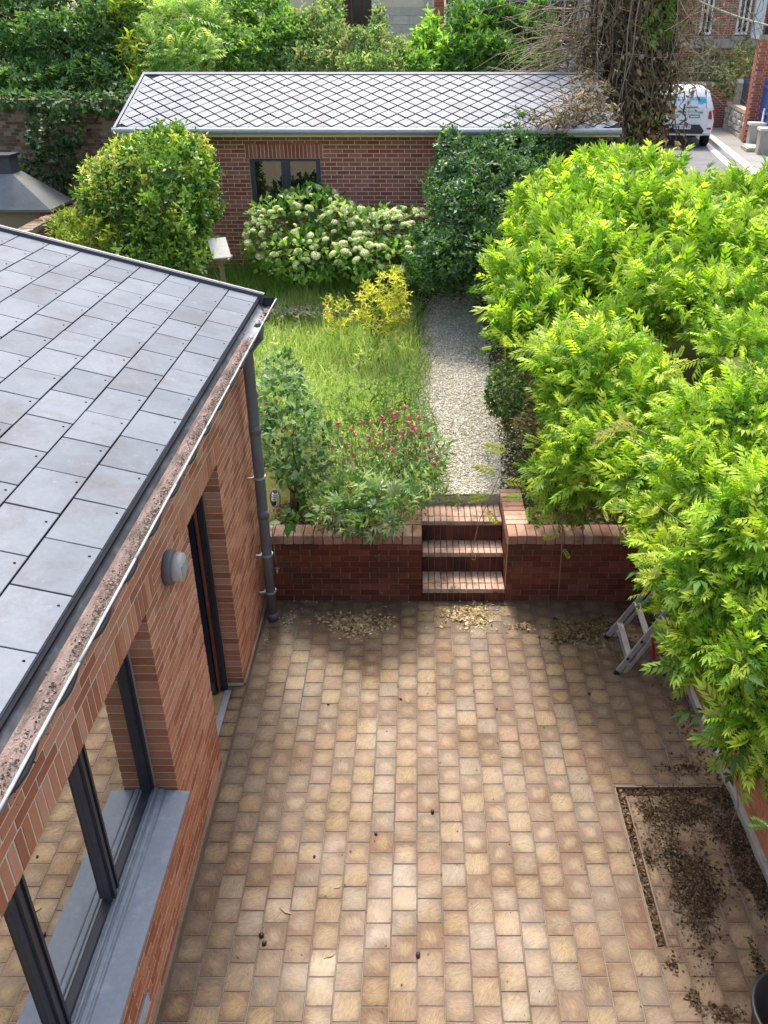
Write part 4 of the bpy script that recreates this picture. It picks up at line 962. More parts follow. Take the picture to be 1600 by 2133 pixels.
tendril([(1400, 930, 7.2), (1330, 895, 7.3), (1270, 900, 7.4), (1235, 920, 7.5)], [(1330, 890, 7.3, (-.9, -.2, .2), .24), (1290, 895, 7.35, (-.9, -.2, -.2), .22), (1310, 895, 7.35, (-.3, -.3, .7), .22), (1270, 900, 7.4, (-.6, -.3, -.5), .2)], .005, .24, ((.45, .40, .12), (.55, .45, .22)))
for (x, y, zc) in ((1465, 650, 9.4), (1240, 840, 8.6)):
    for i in range(5): tendril([(x, y, zc), (x-60+i*28+jit(8), y+55+jit(20), zc+.2)], [], .006)
tendril([(1585, 1710, 5.2), (1600, 1722, 5.1), (1625, 1740, 5.0)], [(1600, 1722, 5.1, (-.95, -.1, -.05), .12), (1605, 1725, 5.1, (-.6, .1, .3), .12)], .005, .12, ((.08, .20, .03), (.12, .26, .04)))
# ---- shrubs: name, label, category, base pixel, lobes, density, template, size, colours, material
Q = t_leaf(1, .42, .12, .15); QR = t_leaf(1, .62, .12, .15); QN = t_leaf(1, .26, .1, .2)
spr = t_sprig(6, .55, .2); sprr = t_sprig(6, .5, .28, .8)
def shrub(name, label, base, lobes, dens, tm, size, cols, mat=M_foliage, group=None, cat='shrub', ns=8, r0=.02, **kw):
    L = [lobe(*l) for l in lobes]; t = plant(name, label, cat, base, group)
    foliage('foliage', L, dens, tm, size, cols, mat, t, **kw)
    tips = [Vector(L[random.randrange(len(L))][0]) + Vector((jit(.25), jit(.25), jit(.2))) for _ in range(ns)]
    stems('stem', t, base, tips, r0); return t, L
DKG = [(.022, .07, .02), (.05, .125, .036), (.105, .20, .065), (.21, .32, .15)]
shrub('privet_shrub', 'tall dark green privet shrub between the shed and the wisteria', Vector((1.3, 14.6, gz(1.3, 14.6))), [(985, 470, 14.0, 95, 100), (1050, 420, 14.3, 110, 95), (960, 400, 14.4, 70, 75), (1070, 330, 15.0, 90, 55), (1010, 340, 14.8, 60, 50), (940, 540, 13.6, 65, 60), (1010, 570, 13.5, 60, 45), (1160, 300, 15.4, 90, 42), (940, 330, 14.8, 28, 60), (1090, 275, 15.4, 50, 34), (1030, 530, 13.6, 80, 80), (880, 500, 14.4, 25, 30)], 210, sprr, .17, DKG, M_gloss, ns=14, out=.5, up=.5, lumpy=.22)
GL = [(.04, .11, .018), (.10, .22, .035), (.23, .37, .055), (.42, .49, .10)]
t, L = shrub('rounded_shrub', 'large rounded glossy shrub with yellowish tips left of the shed window', Vector((-4.6, 14.3, gz(-4.6, 14.3))), [(335, 395, 13.9, 118, 106), (265, 420, 13.7, 82, 84), (355, 475, 13.5, 76, 90), (310, 345, 14.1, 82, 52), (225, 370, 14.0, 46, 40), (395, 340, 14.1, 48, 44), (330, 540, 13.4, 100, 55), (360, 290, 14.2, 44, 22), (190, 410, 13.8, 26, 30)], 210, sprr, .20, GL, M_gloss, ns=12, r0=.035, out=.7, up=.5, lumpy=.2)
foliage('yellow_tips', [(c+np.array([0, -.02, .08]), r*1.02) for c, r in [L[3], L[4], L[5], L[1]]], 55, spr, .17, [(.50, .47, .12), (.60, .50, .20), (.44, .48, .10)], M_foliage, t, out=.5, up=.9)
# hydrangeas with cream flower heads
HG = [(.04, .12, .02), (.11, .25, .04), (.24, .40, .08), (.38, .50, .15)]
m0 = MB()
for i in range(46):
    a = math.acos(1-1.5*(i+.5)/46); b = i*2.399; d = Vector((math.sin(a)*math.cos(b), math.sin(a)*math.sin(b), math.cos(a)*.8)); c = d*.085
    u = d.cross(Vector((.3, .5, .2))).normalized(); v = d.cross(u); m0.cur = random.random(); s = .024
    m0.add([c+u*s+d*.006, c+v*s, c-u*s+d*.006, c-v*s, c+d*.012], [(0, 1, 4), (1, 2, 4), (2, 3, 4), (3, 0, 4)])
M_cream = mvar('cream_petal', [(.74, .76, .30), (.86, .86, .44), (.90, .89, .62)], 8, .8, .2, .8, .1, 40)
M_cream2 = mvar('greenish_petal', [(.52, .62, .18), (.66, .74, .28), (.80, .80, .45)], 8, .8, .2, .8, .1, 40)
M_browned = mvar('faded_petal', [(.34, .27, .19), (.46, .38, .28)], 8, .8, .2, .8, .1, 40)
fh = [m0.mesh('flower_head', mm) for mm in (M_cream, M_cream2, M_browned)]
def heads(t, L, n, front=-.25):
    k = 0; tries = 0
    while k < n and tries < 4000:
        tries += 1; c, r = random.choice(L); d = Vector((random.gauss(0, 1), random.gauss(-.45, .8), random.gauss(.45, .8))).normalized()
        if d.z < front or d.y > .5: continue
        p = Vector(c) + Vector([d[i]*r[i]*1.0 for i in range(3)])
        if any((((np.array(p)-c2)/r2)**2).sum() < .8 for c2, r2 in L if c2 is not c): continue
        o = link('flower_head', fh[random.choices((0, 1, 2), (5, 5, .25))[0]], t, p, (jit(.4)-d.y*.0+.5, jit(.4), random.random()*6)); s = random.uniform(.4, .95); o.scale = (s, s, s*.85); k += 1
t, L = shrub('hydrangea', 'broad hydrangea with cream mophead flowers under the shed window', Vector((-2.3, 15.1, gz(-2.3, 15.1))), [(590, 480, 15.0, 78, 70), (660, 460, 15.1, 80, 66), (640, 420, 15.3, 55, 32), (560, 510, 14.8, 48, 55), (640, 530, 14.7, 100, 52), (715, 490, 14.9, 62, 66)], 150, QR, .13, HG, M_foliage, ns=16, out=.8, up=.1, rnd=.5)
heads(t, L, 130)
t, L = shrub('hydrangea', 'smaller hydrangea with cream flowers left of the privet, behind the yellow shrub', Vector((-.4, 14.9, gz(-.4, 14.9))), [(760, 535, 14.4, 62, 48), (800, 480, 14.7, 60, 46), (850, 475, 14.9, 52, 42), (880, 530, 14.6, 50, 42), (745, 470, 14.8, 36, 36), (830, 540, 14.4, 60, 40)], 150, QR, .12, HG, M_foliage, ns=14, out=.8, up=.1, rnd=.5)
heads(t, L, 115)
# yellow shrub
YG = [(.24, .30, .04), (.46, .48, .07), (.62, .58, .11), (.70, .65, .18)]
yb_ = gbase(790, 708)
shrub('golden_shrub', 'small golden yellow open shrub at the bend of the gravel path', yb_, [(805, 608, 12.9, 44, 34), (775, 645, 12.8, 36, 34), (832, 650, 12.8, 24, 32), (795, 672, 12.7, 38, 22), (825, 580, 12.9, 20, 16)], 130, t_sprig(6, .6, .14, 1.0), .16, YG, M_foliage, ns=18, r0=.014, out=.6, up=.6, lumpy=.25, shell=.3)
shrub('golden_seedling', 'low golden sprig in the grass left of the golden shrub', gbase(700, 690), [(705, 660, 13.0, 26, 40), (690, 640, 13.2, 12, 28)], 110, t_sprig(5, .6, .14), .15, YG, M_foliage, cat='plant', ns=5, r0=.008, out=.5, up=.7)
# leafy shrub by the downpipe
lb = gbase(610, 1060)
LG = [(.03, .09, .026), (.08, .17, .055), (.16, .27, .11), (.30, .40, .22)]
shrub('currant_shrub', 'leafy mid green shrub growing beside the downpipe', lb, [(590, 860, 9.9, 62, 90), (620, 930, 9.6, 66, 90), (585, 925, 9.8, 45, 66), (650, 960, 9.7, 34, 60), (590, 780, 10.4, 40, 45), (645, 1000, 9.7, 38, 42)], 330, QR, .085, LG, M_foliage, ns=14, out=.8, up=.3, lumpy=.2)
shrub('cow_parsley', 'pale green feathery weeds with white umbels behind the currant shrub', gbase(600, 800), [(575, 760, 10.9, 36, 34), (620, 800, 10.7, 34, 34), (650, 850, 10.4, 30, 40)], 150, t_sprig(6, .5, .12), .12, [(.16, .25, .10), (.30, .38, .22), (.52, .56, .46)], M_foliage, cat='weeds', ns=16, r0=.006, out=.3, up=.8)
# valerian with pink heads
vb = gbase(830, 1000)
t, L = shrub('valerian', 'red valerian with dusty pink flower heads beside the gravel path', vb, [(800, 950, 10.0, 75, 55), (870, 945, 10.0, 55, 60), (740, 950, 10.0, 60, 50), (830, 1000, 9.7, 90, 45), (905, 950, 10.1, 34, 50)], 330, QN, .10, [(.06, .15, .04), (.14, .27, .08), (.26, .39, .15), (.40, .48, .24)], M_foliage, cat='flower', ns=30, r0=.007, out=.5, up=.7)
M_pink = mvar('pink_petal', [(.46, .12, .11), (.60, .20, .17), (.68, .32, .27)], 8, .8, .2, .8, .1, 40)
m0 = MB()
for i in range(60):
    d = Vector((random.gauss(0, 1), random.gauss(0, 1), random.gauss(.3, .8))).normalized(); c = d*random.uniform(.02, .05); u = d.cross(Vector((.3, .5, .2))).normalized(); v = d.cross(u); m0.cur = random.random()
    m0.add([c+u*.012, c+v*.012, c-u*.012, c-v*.012], [(0, 1, 2, 3)])
pk = m0.mesh('flower_head', M_pink)
PF = [(690, 930), (722, 930), (756, 935), (772, 880), (800, 885), (842, 850), (872, 872), (890, 905), (905, 968), (872, 960), (765, 958), (738, 948), (705, 885), (752, 880), (768, 915), (785, 930), (850, 870), (876, 912), (884, 930), (900, 940), (846, 955), (798, 950), (825, 898), (852, 884), (732, 895), (740, 905), (778, 898), (790, 905), (815, 855), (820, 868), (812, 890), (838, 900), (835, 915), (812, 912), (862, 890), (868, 896), (806, 925), (817, 938), (842, 938), (893, 955), (888, 962), (911, 955), (710, 912), (858, 902), (828, 862), (795, 872)]
for x, y in PF:
    p = at(x, y, 9.85+jit(.1)); o = link('flower_head', pk, t, p, (jit(.3), jit(.3), random.random()*6)); s = random.uniform(.6, 1.15); o.scale = (s, s, s)
    ms = MB(); ms.tube([p-Vector((0, 0, .02)), p-Vector((jit(.06), -.05, .45))], .004, 4); wpart(ms, 'flower_stalk', M_stem, t)
shrub('tall_weeds', 'tall greyish green weeds standing behind the valerian', gbase(790, 900), [(760, 840, 10.8, 60, 50), (830, 830, 10.9, 45, 50), (870, 880, 10.5, 40, 40), (700, 870, 10.6, 50, 45), (850, 800, 11.1, 30, 30)], 120, t_sprig(6, .5, .16), .13, [(.08, .16, .04), (.16, .26, .08), (.28, .36, .16)], M_foliage, cat='weeds', ns=24, r0=.006, out=.3, up=.9)
hb = gbase(760, 1080)
palm = join_t([t_place(t_leaf(1, .24, .12, .3), (0, 0, 0), a, .1, 1-.2*abs(a)) for a in (-1.2, -.6, 0, .6, 1.2)])
shrub('hellebore', 'hellebore with dark fingered leaves spilling over the wall coping', hb, [(740, 1040, 9.25, 70, 40), (810, 1050, 9.2, 60, 38), (700, 1060, 9.2, 50, 36), (770, 1080, 9.05, 70, 24)], 120, palm, .135, [(.05, .13, .035), (.11, .22, .06), (.22, .34, .12), (.38, .44, .22)], M_gloss, cat='plant', ns=12, r0=.01, out=.8, up=.3, rnd=.5)
shrub('bed_greenery', 'loose light green leafy growth filling the bed behind the left coping', gbase(760, 1050), [(700, 1020, 9.6, 50, 40), (760, 1010, 9.7, 60, 40), (850, 1030, 9.5, 50, 34), (880, 1000, 9.8, 40, 40), (685, 1050, 9.3, 34, 30)], 150, t_sprig(6, .5, .2), .12, [(.10, .22, .05), (.22, .36, .10), (.38, .48, .20), (.50, .52, .30)], M_foliage, cat='plant', ns=16, r0=.006, out=.5, up=.6)
shrub('creeping_weeds', 'straggly reddish weeds trailing on the left wall coping', atZ(770, 1095, .95), [(690, 1080, 9.1, 45, 22), (740, 1094, 9.0, 40, 16), (800, 1085, 9.05, 40, 18), (850, 1070, 9.2, 34, 12)], 260, t_sprig(5, .5, .22), .07, [(.10, .14, .05), (.20, .22, .08), (.32, .24, .12), (.36, .34, .16)], M_foliage, cat='weeds', ns=6, r0=.005, out=.5, up=.3)
bb = gbase(1050, 880)
shrub('box_ball', 'small clipped dark box bush at the right edge of the path', bb, [(1052, 815, 10.3, 40, 58)], 1500, t_quick(1, .6), .055, [(.025, .07, .014), (.06, .13, .025), (.12, .20, .04), (.20, .28, .06)], M_gloss, ns=6, r0=.012, out=.9, up=.4, lumpy=.10, shell=.12)
fb = gbase(930, 590)
shrub('shield_fern', 'dark green fern at the foot of the privet by the end of the path', fb, [(930, 555, 14.0, 55, 28), (890, 570, 13.9, 36, 24)], 70, t_pinnate(8, 1., .2, .08, .4, 70), .45, [(.02, .07, .015), (.05, .13, .03), (.09, .19, .05)], M_foliage, cat='fern', ns=4, r0=.008, out=.6, up=.6)
shrub('spotted_laurel', 'young yellow tipped shrub growing against the side garden wall', Vector((-6.6, 14.4, gz(-6.6, 14.4))), [(140, 475, 13.6, 30, 30), (160, 500, 13.4, 34, 26), (215, 500, 13.3, 45, 40), (180, 455, 13.8, 26, 20)], 170, spr, .20, [(.12, .22, .03), (.28, .36, .05), (.42, .40, .10)], M_foliage, ns=8, r0=.012)
shrub('step_weeds', 'bright green weeds at the top edge of the steps', atZ(950, 1047, .8), [(950, 1040, 10.1, 34, 8), (1000, 1035, 10.2, 26, 8), (925, 1035, 10.1, 22, 10)], 260, t_quick(1, .6), .05, [(.10, .20, .03), (.20, .32, .06)], M_foliage, cat='weeds', ns=3, r0=.004)
shrub('edging_herb', 'low green herb by the hose, just behind the wall coping', gbase(630, 1082), [(625, 1075, 9.2, 34, 14), (600, 1080, 9.1, 24, 10)], 130, QR, .11, [(.05, .14, .025), (.11, .24, .04)], M_foliage, cat='plant', ns=4, r0=.006)
shrub('bed_sapling', 'young light green leafy sapling in the bed behind the right coping', Vector((1.75, 8.6, .85)), [(1150, 1010, 9.3, 46, 40), (1190, 1040, 9.2, 50, 30), (1120, 1040, 9.3, 26, 24), (1230, 1030, 9.2, 36, 30)], 110, pin, .19, [(.06, .16, .02), (.14, .28, .04), (.28, .42, .06)], M_foliage, cat='plant', ns=8, r0=.01)
shrub('browned_sprig', 'dry tan leaved sprig in the bed behind the right coping', gbase(1215, 1075), [(1215, 1060, 9.2, 34, 20), (1190, 1070, 9.15, 16, 14)], 90, spr, .17, [(.34, .26, .13), (.46, .38, .2), (.28, .30, .10)], M_foliage, cat='plant', ns=5, r0=.006)
shrub('wall_creeper', 'dark ivy patch climbing the old brick wall', Vector((-8, 18.9, 2.6)), [(105, 290, 17.6, 40, 50), (140, 270, 17.6, 40, 34), (120, 340, 17.7, 40, 45), (85, 280, 17.6, 28, 30), (60, 360, 17.7, 30, 34)], 160, QR, .12, [(.012, .045, .012), (.03, .085, .02), (.07, .14, .04)], M_gloss, cat='ivy', ns=6, r0=.02, out=.6, up=-.2)
# ---- trees and big shrubs behind the walls
def tree(name, label, base, lobes, dens, tm, size, cols, mat=M_foliage, tr=.12, group='trees and shrubs behind the garden', cat='tree', **kw):
    L = [lobe(*l) for l in lobes]; t = plant(name, label, cat, base, group)
    foliage('crown', L, dens, tm, size, [tuple(min(.7, v*1.55) for v in c_) for c_ in cols], mat, t, **kw)
    top = Vector(np.mean([c for c, _ in L], axis=0)); m = MB(); b = Vector(base)
    m.tube([b, b.lerp(top, .35)+Vector((jit(.1), jit(.1), 0)), b.lerp(top, .7)+Vector((jit(.15), jit(.15), 0)), top], [tr, tr*.8, tr*.55, tr*.25], 8)
    for c, r in L:
        s = b.lerp(top, random.uniform(.35, .75)); e = Vector(c); m.tube([s, s.lerp(e, .5)+Vector((jit(.15), jit(.15), .1)), e], [tr*.4, tr*.28, tr*.1], 6)
    wpart(m, 'trunk', M_bark, t, True); return t, L
def bz(px, Y): x = at(px, 100, Y/1.08).x; return Vector((x, Y, gz(x, Y)))
tree('spreading_tree', 'big dense dark green tree over the old wall in the top left corner', bz(120, 21.3), [(60, 40, 20.2, 105, 75), (150, 30, 20.4, 90, 70), (40, 120, 19.6, 95, 62), (130, 110, 19.4, 90, 70), (215, 100, 19.4, 75, 75), (230, 30, 20.4, 75, 60), (90, 165, 19.0, 95, 34), (190, 165, 19.0, 85, 38), (10, 175, 18.9, 60, 28)], 135, t_sprig(7, .45, .24, .9), .26, [(.015, .05, .01), (.035, .09, .02), (.075, .15, .04), (.16, .24, .09)], M_gloss, .16, out=.6, up=.4, lumpy=.22)
tree('laurel_tree', 'narrow yellowish laurel just right of the dark corner tree', bz(285, 20.6), [(285, 60, 19.6, 48, 80), (300, 130, 19.2, 44, 50), (265, 20, 20.0, 30, 40), (310, 170, 18.9, 30, 24)], 120, t_sprig(7, .6, .16, 1.0), .34, [(.04, .10, .015), (.10, .19, .03), (.22, .28, .05), (.40, .40, .06)], M_gloss, .10, out=.5, up=.5)
tree('sumac_tree', 'light green feathery tree overhanging the left end of the shed roof', bz(400, 20.2), [(380, 60, 19.2, 62, 55), (430, 70, 19.4, 50, 55), (350, 100, 18.8, 34, 40), (410, 120, 18.8, 60, 36), (360, 25, 19.8, 50, 34), (345, 130, 18.6, 16, 26)], 85, t_pinnate(6, 1., .28, .10, .35, 62), .42, [(.07, .16, .03), (.16, .27, .06), (.28, .36, .12), (.36, .38, .17)], M_foliage, .10, out=.6, up=.3)
tree('hazel_tree', 'mid green bushy tree behind the middle of the shed ridge', bz(520, 20.6), [(480, 50, 20.0, 60, 60), (550, 50, 20.2, 70, 60), (600, 90, 19.6, 60, 50), (520, 110, 19.3, 75, 40), (470, 120, 19.0, 40, 30)], 135, t_sprig(6, .5, .26, .9), .25, [(.03, .085, .015), (.07, .15, .03), (.13, .22, .05), (.22, .29, .09)], M_foliage, .10, out=.6, up=.4, lumpy=.22)
tree('hawthorn_shrub', 'loose greyish green shrub with reddish shoots in front of the pale house', bz(720, 20.6), [(660, 80, 19.8, 55, 55), (720, 105, 19.5, 65, 44), (790, 110, 19.5, 60, 40), (650, 125, 19.2, 60, 28), (840, 130, 19.5, 36, 24), (690, 35, 20.2, 28, 36), (790, 60, 20.0, 12, 40), (760, 135, 19.0, 80, 20)], 120, t_sprig(6, .5, .22, .9), .24, [(.045, .10, .025), (.10, .17, .05), (.19, .26, .11), (.26, .22, .12)], M_foliage, .08, cat='shrub', out=.4, up=.7, lumpy=.3, shell=.3)
tree('young_laurel', 'small lime green bush between the pale house and the cherry laurel', bz(890, 20.8), [(885, 110, 20.0, 30, 44), (900, 70, 20.2, 14, 30), (925, 125, 19.8, 28, 32), (870, 140, 19.4, 24, 20)], 130, t_sprig(6, .6, .26, .9), .30, [(.05, .13, .02), (.14, .26, .04), (.28, .40, .07)], M_foliage, .05, cat='shrub', out=.5, up=.7)
tree('cherry_laurel', 'upright glossy cherry laurel behind the right half of the shed ridge', bz(1020, 20.8), [(980, 80, 20.2, 42, 55), (1030, 65, 20.3, 50, 46), (1010, 120, 19.8, 72, 36), (960, 125, 19.6, 36, 32), (1075, 85, 20.4, 40, 44)], 140, t_sprig(7, .62, .20, .7), .32, [(.014, .05, .009), (.04, .10, .016), (.095, .19, .028), (.17, .29, .045)], M_gloss, .07, cat='shrub', out=.35, up=1.0)
tree('cherry_laurel', 'darker half of the laurel hedge next to the vine wrapped trunk', bz(1110, 21.2), [(1110, 110, 20.4, 40, 40), (1120, 60, 20.8, 34, 42), (1085, 135, 19.9, 50, 22), (1140, 130, 20.6, 20, 24)], 140, t_sprig(7, .62, .20, .7), .32, [(.014, .045, .009), (.035, .09, .016), (.08, .17, .028), (.15, .26, .045)], M_gloss, .07, cat='shrub', out=.35, up=1.0)
tree('street_shrub', 'grey green shrub beside the brick gatepost across the street', bz(945, 27), [(945, 40, 26, 26, 34), (965, 20, 26, 24, 24)], 50, t_sprig(6, .5, .24), .30, [(.05, .10, .05), (.12, .18, .09), (.20, .26, .14)], M_foliage, .06, cat='shrub')
tree('wall_hedge', 'dark overhanging hedge along the top of the old wall', bz(150, 19.6), [(40, 208, 17.7, 80, 18), (140, 212, 17.6, 80, 20), (225, 215, 17.6, 50, 24), (270, 195, 17.9, 40, 24)], 150, QR, .13, [(.010, .035, .010), (.025, .065, .018), (.05, .11, .03)], M_foliage, .07, cat='hedge', out=.6, up=-.3)

# ---- vine-wrapped trunk by the street
tk = thing('vine_wrapped_trunk', 'old tree trunk wrapped in dry brown vines beside the white car', 'tree', (4.45, 19.2, 3.0))
TX, TY = 4.55, 19.2
m = MB(); m.tube([(TX-.15, TY, 2.4), (TX-.05, TY, 3.8), (TX+.05, TY, 5.2), (TX+.1, TY+.1, 6.6), (TX+.2, TY+.2, 8.2), (TX+.3, TY+.3, 10)], [.46, .40, .36, .36, .33, .3], 12)
for i in range(7):
    a = i*.9; s = Vector((TX+.1, TY, random.uniform(6.2, 8.5))); e = s+Vector((math.cos(a)*1.6, math.sin(a)*1.2-.4, random.uniform(.2, 1.4))); m.tube([s, s.lerp(e, .5)+Vector((0, 0, .2)), e], [.12, .08, .03], 6)
wpart(m, 'trunk', M_bark, tk, True)
def vines(name, n, x0, x1, zt, zb, rad, spread, mat=M_twig, depth=.7):
    m = MB()
    for _ in range(n):
        x = random.gauss((x0+x1)/2, (x1-x0)/3.4); y = TY - abs(random.gauss(.35, depth*.45)); z = random.uniform(*zt); zb_ = max(random.uniform(*zb), 3.2); pts = []; k = random.randint(6, 9)
        dx, dy = jit(spread), jit(spread*.5); cx = x
        for i in range(k):
            u = i/(k-1); pts.append((cx+dx*u*u+jit(.10)*(i > 0), y+dy*u+jit(.06), z+(zb_-z)*u+.12*math.sin(u*5+x*3)))
        m.cur = random.random(); m.tube(pts, [rad*(1-.5*i/k) for i in range(k)], 4, False)
    return wpart(m, name, mat, tk, True, 'stuff')
vines('hanging_vines', 190, 3.85, 5.25, (5.2, 8.2), (3.2, 5.4), .014, .5)
vines('fine_vines', 430, 2.9, 6.2, (5.6, 8.4), (4.6, 6.6), .008, 1.2, M_twig, 1.2)
vines('dead_vines', 260, 3.8, 5.3, (4.4, 7.6), (3.2, 4.6), .022, .25, M_bark, .5)
m = MB()
for _ in range(80):                                         # twigs reaching sideways over the shed roof
    s = Vector((TX-.3+jit(.2), TY-.3+jit(.3), random.uniform(4.4, 6.6))); L_ = random.uniform(.8, 3.0); e = s+Vector((-L_, -random.uniform(0, 1.2), jit(.7)-.15*L_))
    if e.z < 5.0 and e.x < 3.6: e.z = 5.0 + random.random()*.5
    pts = [s.lerp(e, u/6)+Vector((jit(.05), jit(.08), .25*math.sin(u/6*3)+jit(.06))) for u in range(7)]; m.cur = random.random(); m.tube(pts, [.018*(1-.85*i/6) for i in range(7)], 4, False)
    for q in range(3):
        a = pts[random.randint(2, 5)]; b = a+Vector((-random.uniform(.2, .6), jit(.3), jit(.35))); m.tube([a, a.lerp(b, .5)+Vector((0, 0, jit(.06))), b], [.008, .006, .003], 3, False)
wpart(m, 'side_twigs', M_twig, tk, True, 'stuff')
def clumps(name, n, x0, x1, z0, z1, tm, size, cols, mat, yf=.45):
    p = np.stack([rng.normal((x0+x1)/2, (x1-x0)/3.6, n), TY-np.abs(rng.normal(yf, .22, n)), rng.uniform(z0, z1, n)], 1); d = rng.normal(0, .6, (n, 3))+np.array([0, -.5, -.5])
    scatter(name, tm, p, frames(d, rng.normal(0, .5, (n, 3))+np.array([0, -.8, .3])), size*(1+rng.normal(0, .3, n)).clip(.4, 2), tints(n, cols, .25), mat, tk)
clumps('dead_leaves', 6500, 3.75, 5.4, 3.3, 7.6, QR, .14, [(.09, .05, .025), (.22, .13, .06), (.38, .24, .11), (.52, .38, .22)], M_litter)
clumps('brown_heap', 1500, 3.2, 4.8, 3.9, 5.3, QN, .14, [(.12, .07, .04), (.26, .16, .09), (.40, .29, .18)], M_litter, .8)
clumps('dry_tangle', 2600, 3.0, 6.1, 5.0, 7.8, QN, .12, [(.14, .11, .06), (.26, .21, .13), (.36, .31, .2)], M_litter, .6)
clumps('green_shoots', 60, 4.6, 5.2, 6.3, 7.4, t_pinnate(4, 1., .44, .17, .3, 50), .30, [(.12, .26, .03), (.24, .40, .05)], M_foliage, .75)
clumps('green_shoots', 22, 4.2, 5.0, 3.8, 5.0, t_pinnate(3, 1., .44, .17, .3, 50), .28, [(.16, .30, .04), (.30, .42, .06)], M_foliage, .85)

# ---- dry bramble lying over the right end of the shed roof
db = thing('dry_bramble', 'dry brown bramble heap lying over the right end of the shed roof', 'bramble', (3.3, 16.2, 2.4))
Ld = [lobe(*l) for l in [(1195, 235, 15.0, 46, 34), (1230, 200, 15.6, 46, 40), (1160, 262, 14.8, 44, 22), (1250, 250, 15.2, 50, 34), (1215, 165, 16.4, 30, 24)]]
foliage('dry_leaves', Ld, 210, QN, .13, [(.10, .06, .03), (.24, .15, .08), (.38, .27, .16), (.20, .24, .08)], M_litter, db, .4, .2, .9, .3, .4)
m = MB()
for _ in range(150):
    c, r = random.choice(Ld); a = Vector(c)+Vector((jit(r[0]), jit(r[1]), jit(r[2]))); e = a+Vector((-random.uniform(-.2, .9), jit(.4)-.1, jit(.45)))
    pts = [a.lerp(e, u/4)+Vector((jit(.04), jit(.04), .10*math.sin(u/4*3))) for u in range(5)]; m.cur = random.random(); m.tube(pts, [.009, .008, .006, .005, .003], 4, False)
wpart(m, 'twigs', M_twig, db, True, 'stuff')
m = MB(); m.tube([(3.4, 16.4, 2.0), (3.35, 16.2, 3.4), (3.2, 15.9, 4.6)], [.05, .04, .02], 6); wpart(m, 'stem', M_bark, db, True)
# ================================================================== ladder, hose and small things on the patio
ld = thing('step_ladder', 'aluminium step ladder with red catches leaning on the right wall under the wisteria', 'ladder', (2.2, 7.0, 0))
A0, A1 = Vector((2.150, 6.69, .012)), Vector((2.78, 6.93, .86)); B0, B1 = Vector((2.165, 7.27, .012)), Vector((2.80, 7.44, .88))
for (a, b) in ((A0, A1), (B0, B1)):
    wpart(MB().bar(a, b, .020, .055, (-.8, 0, .6)), 'stile', M_alu, ld)
    off = Vector((.085, .02, -.045)); wpart(MB().bar(a+off, b+off, .016, .034, (-.8, 0, .6)), 'rear_stile', M_alu, ld)
    wpart(MB().bar(a-(b-a).normalized()*.015, a+(b-a).normalized()*.03, .024, .060, (-.8, 0, .6)), 'foot', M_black, ld)
for u in (.22, .50, .78):
    p, q = A0.lerp(A1, u), B0.lerp(B1, u); wpart(MB().bar(p, q, .065, .016, (0, 0, 1)), 'tread', M_alu, ld)
wpart(MB().bar(A0.lerp(A1, .12)+Vector((.06, 0, -.03)), B0.lerp(B1, .12)+Vector((.06, 0, -.03)), .03, .018), 'stay', M_alu, ld)
for u in (.20, .42):
    p = A0.lerp(A1, u)+Vector((-.01, -.016, .0)); wpart(MB().lathe([(.016, -.006), (.016, .006)], p, 10, 'Y'), 'bolt', M_black, ld)
wpart(MB().bar(A0.lerp(A1, .50)+Vector((.06, -.02, -.01)), A0.lerp(A1, .50)+Vector((.10, -.02, -.30)), .035, .03, (1, 0, 0)), 'red_catch', M_red, ld)
wpart(MB().bar(B0.lerp(B1, .62)+Vector((-.02, -.02, .0)), B0.lerp(B1, .80)+Vector((.02, -.02, -.02)), .03, .06), 'red_catch', M_red, ld)
hs = thing('garden_hose', 'coiled beige hose with a black and white spray head by the downpipe', 'hose', tuple(atY(575, 1085, 8.15)))
M_hose = mvar('beige_hose', [(.32, .23, .17), (.42, .32, .25)], 5, .6, .3, .3, .05, 30)
c = atY(573, 1038, 8.12)
def loop(c, rx, rz, t0, t1, n=18, dy=.0): return [(c.x+rx*math.cos(t0+(t1-t0)*i/n), c.y+dy*math.sin(i), c.z+rz*math.sin(t0+(t1-t0)*i/n)) for i in range(n+1)]
wpart(MB().tube(loop(c, .062, .115, 1.2, 7.4, 22, .006), .011, 7), 'coil', M_hose, hs, True)
wpart(MB().tube(loop(c+Vector((.004, .03, -.005)), .052, .105, .8, 6.6, 22, .006), .011, 7), 'coil', M_hose, hs, True)
d = atY(578, 1068, 8.10); wpart(MB().tube(loop(d, .05, .07, 2.2, 7.6, 16, .004), .009, 7), 'coil', M_hose, hs, True)
e0 = [atY(566, 1060, 8.1), atY(572, 1075, 8.05), atY(570, 1090, 7.99), atY(567, 1110, 7.93), atY(573, 1160, 7.93), atY(577, 1183, 7.93)]
wpart(MB().tube(e0, .008, 6), 'hose_tail', M_hose, hs, True)
h0, h1 = c+Vector((-.015, -.03, -.07)), c+Vector((.012, -.03, .10)); wpart(MB().tube([h0, h0.lerp(h1, .5), h1], [.026, .030, .026], 10), 'spray_head', M_black, hs, True)
for i in range(4): p = h0.lerp(h1, .45+.16*i); wpart(MB().tube([p-Vector((.001, .004, .010)), p+Vector((.001, -.004, .006))], .033, 10), 'white_band', M_white, hs, True)
tp = thing('garden_tap', 'small brass tap on the left end of the retaining wall beside the downpipe', 'tap', tuple(atY(578, 1185, 7.93)))
c = atY(578, 1185, 7.92)
wpart(MB().tube([c+Vector((0, .04, .0)), c+Vector((0, -.03, 0)), c+Vector((0, -.045, -.035))], .013, 8), 'spout', M_alu, tp, True)
